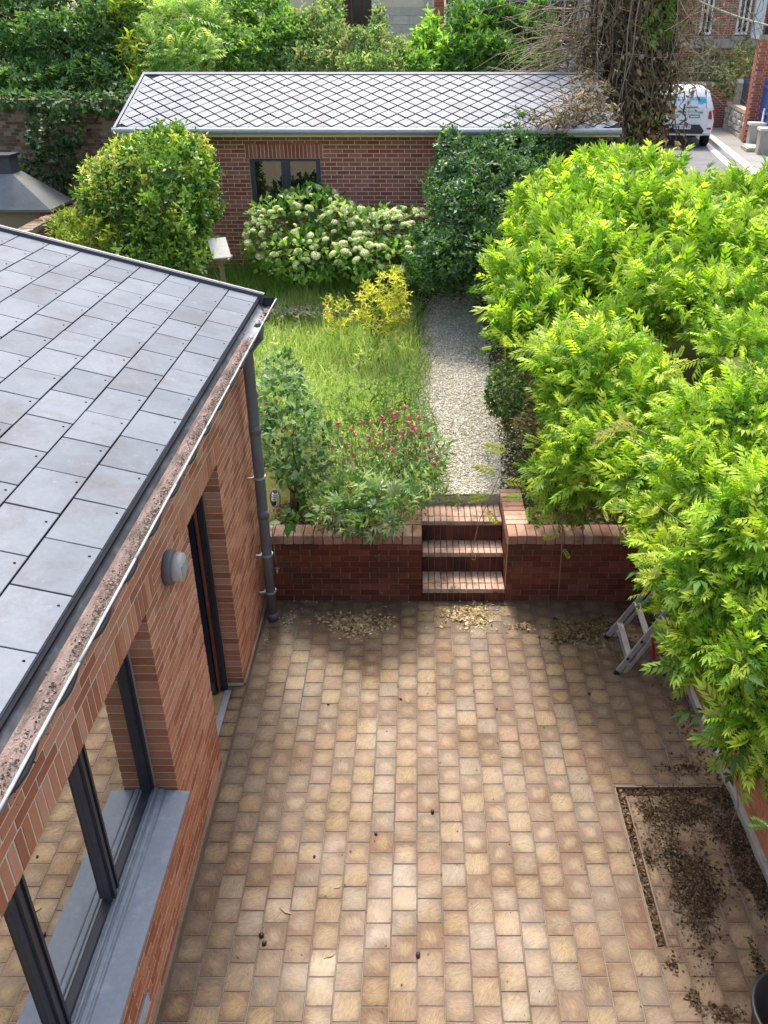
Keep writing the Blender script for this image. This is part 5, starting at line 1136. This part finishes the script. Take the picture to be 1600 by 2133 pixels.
wpart(MB().box(c.x-.03, c.x+.03, c.y-.022, c.y-.008, c.z+.018, c.z+.030), 'handle', M_alu, tp)
tb = thing('black_garden_trug', 'black plastic tub standing in the bottom right corner of the patio', 'tub', (2.47, 3.05, 0))
k = atZ(1600, 2120, .45)
m = MB(); m.lathe([(.20, 0.002), (.215, .02), (.27, .46), (.285, .47), (.285, .50), (.262, .50), (.205, .03)], (2.47, 3.05, 0), 32); wpart(m, 'body', M_black, tb, True)
wpart(MB().lathe([(.01, .05), (.215, .055), (.2, .07), (.01, .10)], (2.47, 3.05, 0), 24), 'rain_water', M_soil, tb, True)
# ================================================================== street, car and houses beyond
KO = Vector((9.05, 25.9, 0)); U = Vector((.19, .982, 0)).normalized(); Wd = Vector((U.y, -U.x, 0))
def st(s, w, z=0): q = KO+U*s+Wd*w; return Vector((q.x, q.y, ZST+z))
SM = Matrix((Wd, U, Vector((0, 0, 1)))).transposed(); SE = SM.to_euler(); SYAW = SE.z
def sbox(mb, s0, s1, w0, w1, z0, z1): return mb.obox(st((s0+s1)/2, (w0+w1)/2, (z0+z1)/2), (w1-w0, s1-s0, z1-z0), SM)
def quad(mb, s0, s1, w0, w1, z): return mb.add([st(s0, w0, z), st(s0, w1, z), st(s1, w1, z), st(s1, w0, z)], [(0, 1, 2, 3)])
tag(quad(MB(), -8.2, 60, -3.4, 0.02, .012).build('street', M_asphalt), kind='structure')
tag(sbox(MB(), -8.2, 60, .24, 4.0, -.1, .11).build('pavement', M_pave), kind='structure')
M_kerb = mvar('kerb_stone', [(.50, .49, .46), (.62, .61, .58)], 3, .85, .2, .5, .2, 40)
kb = tag(sbox(MB(), -8.2, 60, .02, .225, -.1, .10).build('kerb', M_kerb), kind='structure')
for i in range(15):
    m = MB(); m.cur = random.random(); sbox(m, -8.2+i*1.5, -6.712+i*1.5, .015, .235, .09, .118); wpart(m, 'kerb_stone', M_kerb, kb)
mk = tag(quad(MB(), -8.2, 4, -.26, -.06, .017).build('road_marking', M_white), kind='structure')
# ---- the white car, seen from behind
CARW = .89
car = thing('white_car', 'white compact SUV with a sky picture on its rear window, parked at the kerb', 'car', tuple(st(-.7, -1.08, .016)))
car.rotation_euler = (0, 0, SYAW)
M_carw = mvar('car_paint', [(.72, .73, .74), (.78, .79, .80)], 2, .22, .6, .1, 0)
M_tyre = mvar('tyre', [(.012, .012, .013), (.022, .022, .023)], 8, .85, .2, .1, .2, 40)
M_tail = mvar('tail_light', [(.22, .008, .010), (.36, .015, .015)], 8, .2, .6, .3, 0)
def cpart(mb, name, mat, smooth=False, parent=None):
    o = bpy.data.objects.new(name, mb.mesh(name, mat, smooth)); col.objects.link(o); o.parent = parent or car; return o
def loft(mb, secs):
    n = len(secs[0][1]); vs = [(x, y, z) for y, pr in secs for (x, z) in pr]
    fs = [(i*n+j, i*n+(j+1) % n, (i+1)*n+(j+1) % n, (i+1)*n+j) for i in range(len(secs)-1) for j in range(n)]
    mb.add(vs, fs+[tuple(range(n))[::-1], tuple((len(secs)-1)*n+j for j in range(n))])
def sec(half): return half + [(-x, z) for x, z in half[::-1]]
def S(zb, wb, wm, zm, wt, zt, wr, zr):
    if zt > 1.3: wt, wr = wt-.05, wr-.07
    return sec([(wb, zb), (wm, zb+.18), (wm+.01, zm-.15), (wm-.02, zm), (wt, zt), (wr, zr)])
m = MB()
loft(m, [(0.02, S(.46, .74, .78, .92, .74, 1.02, .60, 1.06)), (0.0, S(.44, .78, .83, .94, .76, 1.10, .62, 1.14)), (.10, S(.36, .82, .87, 1.0, .74, 1.36, .60, 1.42)), (.24, S(.34, .82, .89, 1.03, .71, 1.57, .58, 1.63)),
         (.9, S(.34, .82, .89, 1.03, .70, 1.61, .58, 1.68)), (2.0, S(.34, .82, .89, 1.02, .71, 1.60, .58, 1.66)), (2.6, S(.34, .82, .89, 1.01, .74, 1.50, .60, 1.55)), (3.15, S(.34, .82, .88, .98, .82, 1.05, .66, 1.08)), (4.1, S(.36, .80, .86, .92, .74, .98, .6, 1.0)), (4.3, S(.42, .70, .74, .80, .60, .84, .5, .86))])
body = cpart(m, 'body', M_carw, True)
md = body.modifiers.new('edge', 'BEVEL'); md.width = .02; md.segments = 2; md.limit_method = 'ANGLE'; md.angle_limit = R(35)
def gl_pic():
    t = NT('sky_print'); uv = t.attr('uvp', 'Vector'); sep = t.n('SeparateXYZ'); t.l(uv, sep.inputs[0])
    n = t.noise(uv, 5.0, 3, .5)
    f = t.math('ADD', t.math('MULTIPLY', sep.outputs[1], -1.3), t.math('ADD', t.math('MULTIPLY', t.math('ABSOLUTE', sep.outputs[0]), -1.0), t.math('ADD', n, .12)))
    c = t.ramp(f, [(.06, .34, .48), (.10, .42, .56), (.58, .65, .70), (.70, .73, .76)], pos=[.0, .27, .38, 1])
    t.bsdf(c, .12, .6); return t.m
M_pic = gl_pic()
def plate(mb, pts, uv=None): mb.add(pts, [tuple(range(len(pts)))], uv)
def rear(x, z, o=.0):                                        # a point on the tailgate, o metres behind it
    y = (.0 if z < 1.1 else .0+(z-1.1)*.31 if z < 1.36 else .08+(z-1.36)*.66)-.006-o
    return (x, y, z)
m = MB(); uvs = []; pts = []
for (x, z) in ((-.60, 1.12), (.60, 1.12), (.61, 1.18), (.57, 1.36), (.50, 1.50), (-.50, 1.50), (-.57, 1.36), (-.61, 1.18)): pts.append(rear(x, z, .01)); uvs.append((x, (z-1.3)*1.6, 0))
mid_ = len(pts); m.add(pts+[rear(0, 1.36, .012), rear(0, 1.12, .012), rear(0, 1.5, .012)], [(0, 9, 8, 6, 7), (9, 1, 2, 3, 8), (8, 3, 4, 10), (6, 8, 10, 5)], uvs+[(0, .1, 0), (0, -.29, 0), (0, .32, 0)])
cpart(m, 'rear_window', M_pic)
for s in (-1, 1):
    m = MB(); q = [(s*.70, -.018, .82), (s*.875, .03, .80), (s*.885, .06, .98), (s*.86, .05, 1.08), (s*.70, -.018, 1.02)]; q2 = [(x*.98, y+.08, z) for x, y, z in q]
    m.add(q+q2, [(0, 1, 2, 3, 4), (5, 6, 1, 0), (6, 7, 2, 1), (7, 8, 3, 2), (8, 9, 4, 3), (9, 5, 0, 4)]); cpart(m, 'tail_light', M_tail)
    m = MB(); m.box(s*.76-.06, s*.76+.06, .0, .03, .53, .58); cpart(m, 'reflector', M_tail)
    m = MB(); m.tube([(s*.55, .45, 1.655), (s*.55, .55, 1.72), (s*.55, 1.3, 1.74), (s*.55, 2.1, 1.71), (s*.55, 2.2, 1.645)], .022, 8); cpart(m, 'roof_rail', M_anth_l, True)
    m = MB(); m.box(s*.875-.012, s*.875+.012, .55, 2.7, 1.05, 1.42); 
    m.v = [(x if z < 1.2 else x-s*.125, y+(.12 if z > 1.2 and y < 1 else -.35 if z > 1.2 else 0), z) for x, y, z in m.v]; cpart(m, 'side_window', M_glass)
    for y in (.78, 3.38):
        m = MB(); m.lathe([(.10, -.10), (.30, -.11), (.335, -.08), (.335, .08), (.30, .11), (.10, .10)], (s*.77, y, .335), 24, 'X'); wh = cpart(m, 'wheel', M_tyre, True)
        m = MB(); m.lathe([(.02, 0), (.20, 0), (.21, .012), (.02, .02)], (s*.88, y, .335), 18, 'X'); cpart(m, 'rim', M_zinc, True, wh)
m = MB(); m.add([(-.58, -.022, .40), (.58, -.022, .40), (.62, -.03, .50), (.48, -.03, .66), (-.48, -.03, .66), (-.62, -.03, .50), (-.58, .1, .40), (.58, .1, .40), (.62, .1, .50), (.48, .1, .66), (-.48, .1, .66), (-.62, .1, .50)], [(0, 1, 2, 3, 4, 5), (0, 6, 7, 1), (1, 7, 8, 2), (2, 8, 9, 3), (3, 9, 10, 4), (4, 10, 11, 5), (5, 11, 6, 0)]); cpart(m, 'bumper_insert', M_black)
m = MB(); m.box(-.60, .60, -.045, .02, .36, .405); cpart(m, 'skid_plate', M_alu)
m = MB(); m.box(-.27, .27, -.042, -.03, .535, .645); pl = cpart(m, 'number_plate', M_white)
for s in (-1, 1): m = MB(); m.box(s*.25-.02, s*.25+.02, -.0435, -.0425, .535, .645); cpart(m, 'plate_band', mvar('plate_blue', [(.02, .06, .30), (.03, .08, .36)], 3, .4, .4, .2, 0), False, pl)
def text(body_, size, loc, rot, mat, parent, name='lettering'):
    cu = bpy.data.curves.new(name, 'FONT'); cu.body = body_; cu.size = size; cu.align_x = 'CENTER'; cu.align_y = 'CENTER'; cu.extrude = .002
    tmp = bpy.data.objects.new('t', cu); col.objects.link(tmp); dgp = bpy.context.evaluated_depsgraph_get(); me = bpy.data.meshes.new_from_object(tmp.evaluated_get(dgp)); bpy.data.objects.remove(tmp)
    me.materials.clear(); me.materials.append(mat); o = bpy.data.objects.new(name, me); col.objects.link(o); o.parent = parent; o.location = loc; o.rotation_euler = rot; return o
text('GD-202-EK', .095, (0, -.045, .59), (R(90), 0, 0), M_black, pl)
M_green = mvar('sticker_green', [(.02, .22, .14), (.03, .28, .18)], 3, .5, .4, .2, 0)
for s in (-.30, .30):
    m = MB(); m.box(s-.15, s+.15, -.010, -.004, .845, .925); g_ = cpart(m, 'sticker', M_green); m = MB(); m.box(s-.115, s+.115, -.013, -.0095, .868, .902); cpart(m, 'sticker_strip', M_white, False, g_)
m = MB(); m.box(-.50, .52, -.012, .0, .985, 1.015); cpart(m, 'decal_line', mvar('decal_teal', [(.35, .52, .48), (.42, .58, .54)], 3, .5, .4, .2, 0))
m = MB(); m.box(.40, .52, -.0145, -.0122, .975, 1.005); cpart(m, 'decal', M_green)
m = MB(); m.bar((.02, -.045, 1.135), (.36, -.05, 1.145), .03, .025); cpart(m, 'wiper', M_black)
m = MB(); m.box(-.05, .05, -.018, -.004, .93, .955); m.box(-.05, -.03, -.018, -.004, .895, .93); cpart(m, 'badge', M_zinc)
m = MB(); m.box(-.10, .10, -.02, .0, .755, .775); cpart(m, 'tailgate_handle', M_anth_l)
m = MB(); m.tube([(.45, -.03, .34), (.45, .2, .34)], .035, 10); cpart(m, 'exhaust_pipe', M_zinc)
_st0 = st
def st(s, w, z=0): return _st0(s, w-.24, z)
# ---- stone street wall, pillar, fence, gate
M_rubble = mvar('rubble_stone', [(.30, .28, .24), (.44, .42, .37), (.56, .54, .49)], 2, .9, .2, .7, .5, 20)
M_pinkc = mvar('sandstone_coping', [(.50, .36, .26), (.60, .46, .35)], 2, .85, .2, .5, .3, 20)
sw = thing('street_wall', 'low rubble stone wall with sandstone coping behind the white car', 'wall', tuple(st(4, 1.35, .1)))
m = MB(); sbox(m, .62, 9.5, 1.22, 1.55, .1, .85); wpart(m, 'core', M_mortar, sw)
it = []
for s_ in np.arange(.7, 6.2, .25):
    for k in range(4): q = st(s_+jit(.05)+.12*(k % 2), 1.20+jit(.015), .19+k*.18+jit(.02)); it.append((tuple(q), (.10, round(random.choice((.18, .21, .24)), 3), round(random.choice((.13, .16)), 3)), (jit(.15), 0, SYAW+jit(.12))))
pieces(sw, 'stone', it, M_rubble, 90, 'stones', .02, 10)
for i in range(7): m = MB(); m.cur = random.random(); sbox(m, .64+i*1.25, 1.88+i*1.25, 1.15, 1.62, .852, .97+jit(.005)); wpart(m, 'coping_stone', M_pinkc, sw)
fe = thing('iron_fence', 'black iron fence railing standing on the stone street wall', 'fence', tuple(st(3, 1.4, .97)))
for z in (1.08, 1.72): m = MB(); sbox(m, .68, 3.55, 1.38, 1.41, z, z+.03); wpart(m, 'rail', M_anth, fe)
for i in range(21): m = MB(); q = st(.72+i*.14, 1.395, 0); m.tube([(q.x, q.y, ZST+.97), (q.x, q.y, ZST+1.80), (q.x, q.y, ZST+1.88)], [.011, .011, .002], 5); wpart(m, 'railing', M_anth, fe)
cpst = thing('concrete_gatepost', 'squat pale concrete post on the street wall right above the car', 'post', tuple(st(3.8, 1.38, .97)))
m = MB(); sbox(m, 3.6, 4.0, 1.2, 1.58, .971, 1.62); wpart(m, 'shaft', M_conc, cpst); m = MB(); sbox(m, 3.56, 4.04, 1.16, 1.62, 1.621, 1.75); wpart(m, 'cap', M_white, cpst)
pi = thing('brick_pillar', 'tall slim brick pillar between the stone wall and the blue gate', 'pillar', tuple(st(.35, 1.35, .1)))
m = MB(); sbox(m, .12, .60, 1.10, 1.58, .1, 2.95); wpart(m, 'core', M_mortar, pi)
it = []
for k in range(37):
    z = .15+k*.076
    for j in range(2):
        o_ = .06 if k % 2 else -.06
        q = st(.115, 1.22+j*.24+o_*.5, z); it.append((tuple(q), (.215, .03, .064), (0, 0, SYAW))); q = st(.24+j*.24+o_*.5, 1.095, z); it.append((tuple(q), (.03, .215, .064), (0, 0, SYAW)))
pieces(pi, 'brick', it, M_brick_s, 160, 'brickwork', 0, 8)
m = MB(); sbox(m, .06, .66, 1.04, 1.64, 2.951, 3.06); wpart(m, 'cap', M_conc, pi)
M_blue = mvar('blue_paint', [(.010, .06, .26), (.02, .10, .36)], 3, .4, .5, .2, .05, 20)
ga = thing('blue_gate', 'bright blue metal gate with spiked top right of the brick pillar', 'gate', tuple(st(-.4, 1.5, .1)))
for i in range(9):
    m = MB(); s_ = .04-i*.17; sbox(m, s_-.15, s_, 1.40, 1.43, .2, 1.75); wpart(m, 'panel', M_blue, ga)
    q = st(s_-.075, 1.415, 0); m = MB(); m.tube([(q.x, q.y, ZST+1.75), (q.x, q.y, ZST+1.95)], [.03, .004], 6); wpart(m, 'spike', M_blue, ga)
for z in (.35, 1.0, 1.68): m = MB(); sbox(m, -1.5, .06, 1.36, 1.395, z, z+.05); wpart(m, 'rail', M_blue, ga)
m = MB(); sbox(m, -.95, -.75, 1.33, 1.35, .75, 1.15); wpart(m, 'letter_plate', M_board, ga)
for i, (s_, lb_) in enumerate(((-.95, 'pale concrete gatepost at the foot of the blue gate'), (-2.5, 'pale concrete gatepost at the right edge of the picture'))):
    gp = thing('concrete_gatepost', lb_, 'post', tuple(st(s_, 1.2, .1))); m = MB(); sbox(m, s_-.24, s_+.18, 1.0, 1.42, .1, .72); wpart(m, 'shaft', M_conc, gp); m = MB(); sbox(m, s_-.28, s_+.22, .96, 1.46, .721, .79); wpart(m, 'cap', M_board, gp)
dst = thing('door_step', 'stone doorstep between the two concrete gateposts', 'step', tuple(st(-1.7, 1.0, .1))); m = MB(); sbox(m, -2.2, -1.24, .8, 1.3, .1, .2); wpart(m, 'slab', M_conc, dst)
m = MB(); sbox(m, -2.16, -1.28, .86, 1.3, .2005, .235); wpart(m, 'tread', M_board, dst)
tree('garden_shrub', 'variegated shrub behind the iron fence, directly above the car', st(5.2, 2.4), [(1470, 140, 29, 38, 40), (1450, 170, 29, 24, 30), (1490, 165, 28.5, 20, 30)], 45, t_sprig(6, .5, .24), .30, [(.07, .11, .05), (.18, .22, .10), (.34, .34, .19)], M_foliage, .06, 'shrubs across the street', 'shrub')
tree('garden_shrub', 'rust tinged shrub between the concrete post and the brick pillar', st(2.6, 2.6), [(1535, 145, 27.2, 24, 40), (1520, 170, 27.2, 20, 28), (1548, 115, 27.4, 18, 26)], 45, t_sprig(6, .5, .24), .30, [(.03, .08, .03), (.10, .15, .05), (.26, .20, .10), (.30, .30, .14)], M_foliage, .06, 'shrubs across the street', 'shrub')
tree('garden_shrub', 'dark green bush showing over the blue gate', st(-.3, 2.8), [(1595, 155, 25, 22, 28)], 60, QR, .16, [(.02, .07, .015), (.06, .14, .03)], M_foliage, .05, 'shrubs across the street', 'shrub')

st = _st0
# ---- houses beyond
def mbrickwall(name, c1, c2, mort, scale=1.0):
    t = NT(name); tc = t.pos(); sep = t.n('SeparateXYZ'); t.l(tc, sep.inputs[0]); cb = t.n('CombineXYZ'); t.l(sep.outputs[0], cb.inputs[0]); t.l(sep.outputs[2], cb.inputs[1])
    b = t.n('TexBrick'); t.l(cb.outputs[0], b.inputs['Vector']); b.inputs['Scale'].default_value = scale; b.inputs['Brick Width'].default_value = .23; b.inputs['Row Height'].default_value = .077; b.inputs['Mortar Size'].default_value = .008
    b.inputs['Color1'].default_value = (*c1, 1); b.inputs['Color2'].default_value = (*c2, 1); b.inputs['Mortar'].default_value = (*mort, 1)
    t.bsdf(t.mix(.4, b.outputs[0], t.ramp(t.noise(tc, 1.5, 5), [(.6, .6, .6), (1.1, 1.1, 1.1)], .3, .7), 'MULTIPLY'), .9, .2); return t.m
M_far = mbrickwall('far_brick', (.28, .09, .055), (.36, .13, .08), (.45, .38, .32))
def window(t, x0, x1, z0, z1, y, frame=M_white, glass=M_glass, bars=True):
    f = wpart(MB().box(x0, x0+.07, y-.03, y+.05, z0, z1).box(x1-.07, x1, y-.03, y+.05, z0, z1).box(x0+.07, x1-.07, y-.03, y+.05, z1-.07, z1).box(x0+.07, x1-.07, y-.03, y+.05, z0, z0+.07), 'window', frame, t)
    wpart(MB().box(x0+.07, x1-.07, y+.01, y+.03, z0+.07, z1-.07), 'pane', glass, f)
    if bars: wpart(MB().box((x0+x1)/2-.03, (x0+x1)/2+.03, y-.02, y+.009, z0+.07, z1-.07), 'glazing_bar', frame, f)
    return f
def roofp(t, x0, x1, y0, y1, ze, zr, mat, ov=.3):
    ym = (y0+y1)/2; m = MB(); m.add([(x0-ov, y0-ov, ze), (x1+ov, y0-ov, ze), (x1+ov, ym, zr), (x0-ov, ym, zr), (x0-ov, y1+ov, ze), (x1+ov, y1+ov, ze), (x0-ov, y0-ov, ze-.15), (x1+ov, y0-ov, ze-.15)], [(0, 1, 2, 3), (3, 2, 5, 4), (6, 7, 1, 0)]); return wpart(m, 'roof', mat, t)
rh = thing('red_brick_house', 'red brick house with pale stone band at the top right', 'house', (13, 34, ZST))
wpart(MB().box(8.6, 20, 32.0, 40, ZST-.1, 10.5), 'wall', M_far, rh)
zb_ = atY(1500, 88, 32).z; wpart(MB().box(8.55, 20.05, 31.9, 31.999, zb_-.18, zb_+.12), 'stone_band', M_conc, rh)
xa, xb = atY(1566, 50, 32).x, atY(1588, 50, 32).x; wpart(MB().box(xa, xb, 31.86, 31.998, zb_+.122, 9.5), 'pilaster', M_white, rh)
for (p0, p1, q0, q1) in ((1530, 1562, 30, 72), (1592, 1640, 38, 82), (1455, 1485, 30, 72)):
    a, b = atY(p0, q1, 32), atY(p1, q0, 32); window(rh, a.x, b.x, a.z, b.z+.6, 31.97, M_white if p0 != 1592 else M_anth); wpart(MB().box(a.x-.1, b.x+.1, 31.85, 31.999, a.z-.16, a.z-.04), 'sill', M_conc, rh)
roofp(rh, 8.6, 20, 32, 40, 10.5, 13.5, M_slate_s)
M_pale = mvar('pale_stone', [(.42, .39, .31), (.50, .47, .38), (.56, .53, .45)], 1.2, .9, .2, .4, .2, 12)
ph = thing('pale_stone_house', 'pale stone house with a tall brown window behind the hedge', 'house', (-1.5, 37, ZST))
wpart(MB().box(-7, 1.0, 34.006, 42, ZST-.1, 11), 'wall', M_mortar, ph)
it = []
for k in range(8):
    z = 5.0+k*.30
    x = -3.9+(.3 if k % 2 else 0)
    while x < 1.0:
        w_ = .595; x1 = min(x+w_, 1.0)
        if not (x1 > -2.75 and x < -1.85): it.append((((x+x1)/2, 34.0, z), (round(x1-x-.012, 3), .04, .288), None))
        x += .6
pieces(ph, 'stone_block', it, M_pale, 80, 'stonework', 0, 8)
M_brown = mvar('brown_paint', [(.05, .018, .012), (.09, .03, .02)], 3, .5, .3, .2, .05)
a, b = atY(735, 75, 33.95), atY(772, -25, 33.95); window(ph, a.x, b.x, 5.6, 8.3, 33.93, M_brown)
for s in (-1, 1):
    x = a.x-.2 if s < 0 else b.x+.2; sh = wpart(MB().box(x-.17, x+.17, 33.90, 33.97, 5.6, 8.3), 'shutter', M_board if s > 0 else M_brown, ph)
    for i in range(9): wpart(MB().box(x-.14, x+.14, 33.885, 33.8995, 5.72+i*.28, 5.86+i*.28), 'slat', M_board if s > 0 else M_brown, sh)
wpart(MB().box(.35, .47, 33.84, 33.975, ZST, 10.8), 'drainpipe', M_zinc, ph)
roofp(ph, -7, 1.0, 34, 42, 11, 14, M_slate_s)
wh_ = thing('white_house', 'white rendered house with double door behind the cherry laurel', 'house', (3.6, 38, ZST))
wpart(MB().box(1.3, 8.0, 36.0, 43, ZST-.1, 10.5), 'wall', M_white, wh_); window(wh_, 2.9, 4.4, 5.2, 7.6, 35.96, M_zinc); window(wh_, 5.2, 6.4, 5.8, 7.6, 35.96, M_zinc)
wpart(MB().box(2.7, 4.6, 35.85, 35.999, 4.95, 5.15), 'sill', M_conc, wh_); roofp(wh_, 1.3, 8, 36, 43, 10.5, 13.2, M_slate_s)
gw = thing('street_garden_wall', 'low grey wall with flat coping in front of the pale stone house', 'wall', (0.4, 28, ZST))
a = atY(860, 80, 28); wpart(MB().box(-3.0, 2.4, 28.0, 28.25, ZST-.1, a.z-.14), 'wall', M_conc, gw); wpart(MB().box(-3.05, 2.45, 27.93, 28.32, a.z-.139, a.z), 'coping', M_board, gw)
gp = thing('brick_gatepost', 'red brick gatepost standing on the low grey street wall', 'gatepost', (.9, 27.8, ZST))
a, b = atY(903, 62, 27.8), atY(919, 0, 27.8); wpart(MB().box(a.x+.01, b.x+.09, 27.66, 27.90, ZST-.1, 7.4), 'core', M_mortar, gp)
it = [(((a.x+b.x+.10)/2+(.06 if k % 2 else -.06)*0, 27.655, 6.0+k*.077), (round(b.x-a.x+.08, 3), .03, .066), None) for k in range(18)]
pieces(gp, 'brick', it, M_brick_s, 60, 'brickwork', 0, 6); wpart(MB().box(a.x-.05, b.x+.15, 27.6, 27.96, 7.401, 7.52), 'cap', M_brick_s, gp)
fb_ = thing('front_garden_wall', 'brick front wall of the red house behind the street shrubs', 'wall', (12, 31, ZST))
wpart(MB().box(8.8, 15, 30.6, 30.8, ZST-.1, ZST+1.5), 'wall', M_far, fb_); wpart(MB().box(8.75, 15.05, 30.55, 30.85, ZST+1.501, ZST+1.6), 'coping', M_conc, fb_)
# a second parked car, only scraps of it show through the twigs at the shed roof's end
# overhead cable
P0, P1 = at(1400, -25, 16), at(1680, 68, 17)
pts = [P0.lerp(P1, i/8)-Vector((0, 0, .12*math.sin(math.pi*i/8))) for i in range(9)]
tag(MB().tube(pts, .018, 6).build('overhead_cable', M_board, smooth=True), 'pale overhead cable crossing the top right corner', 'cable')
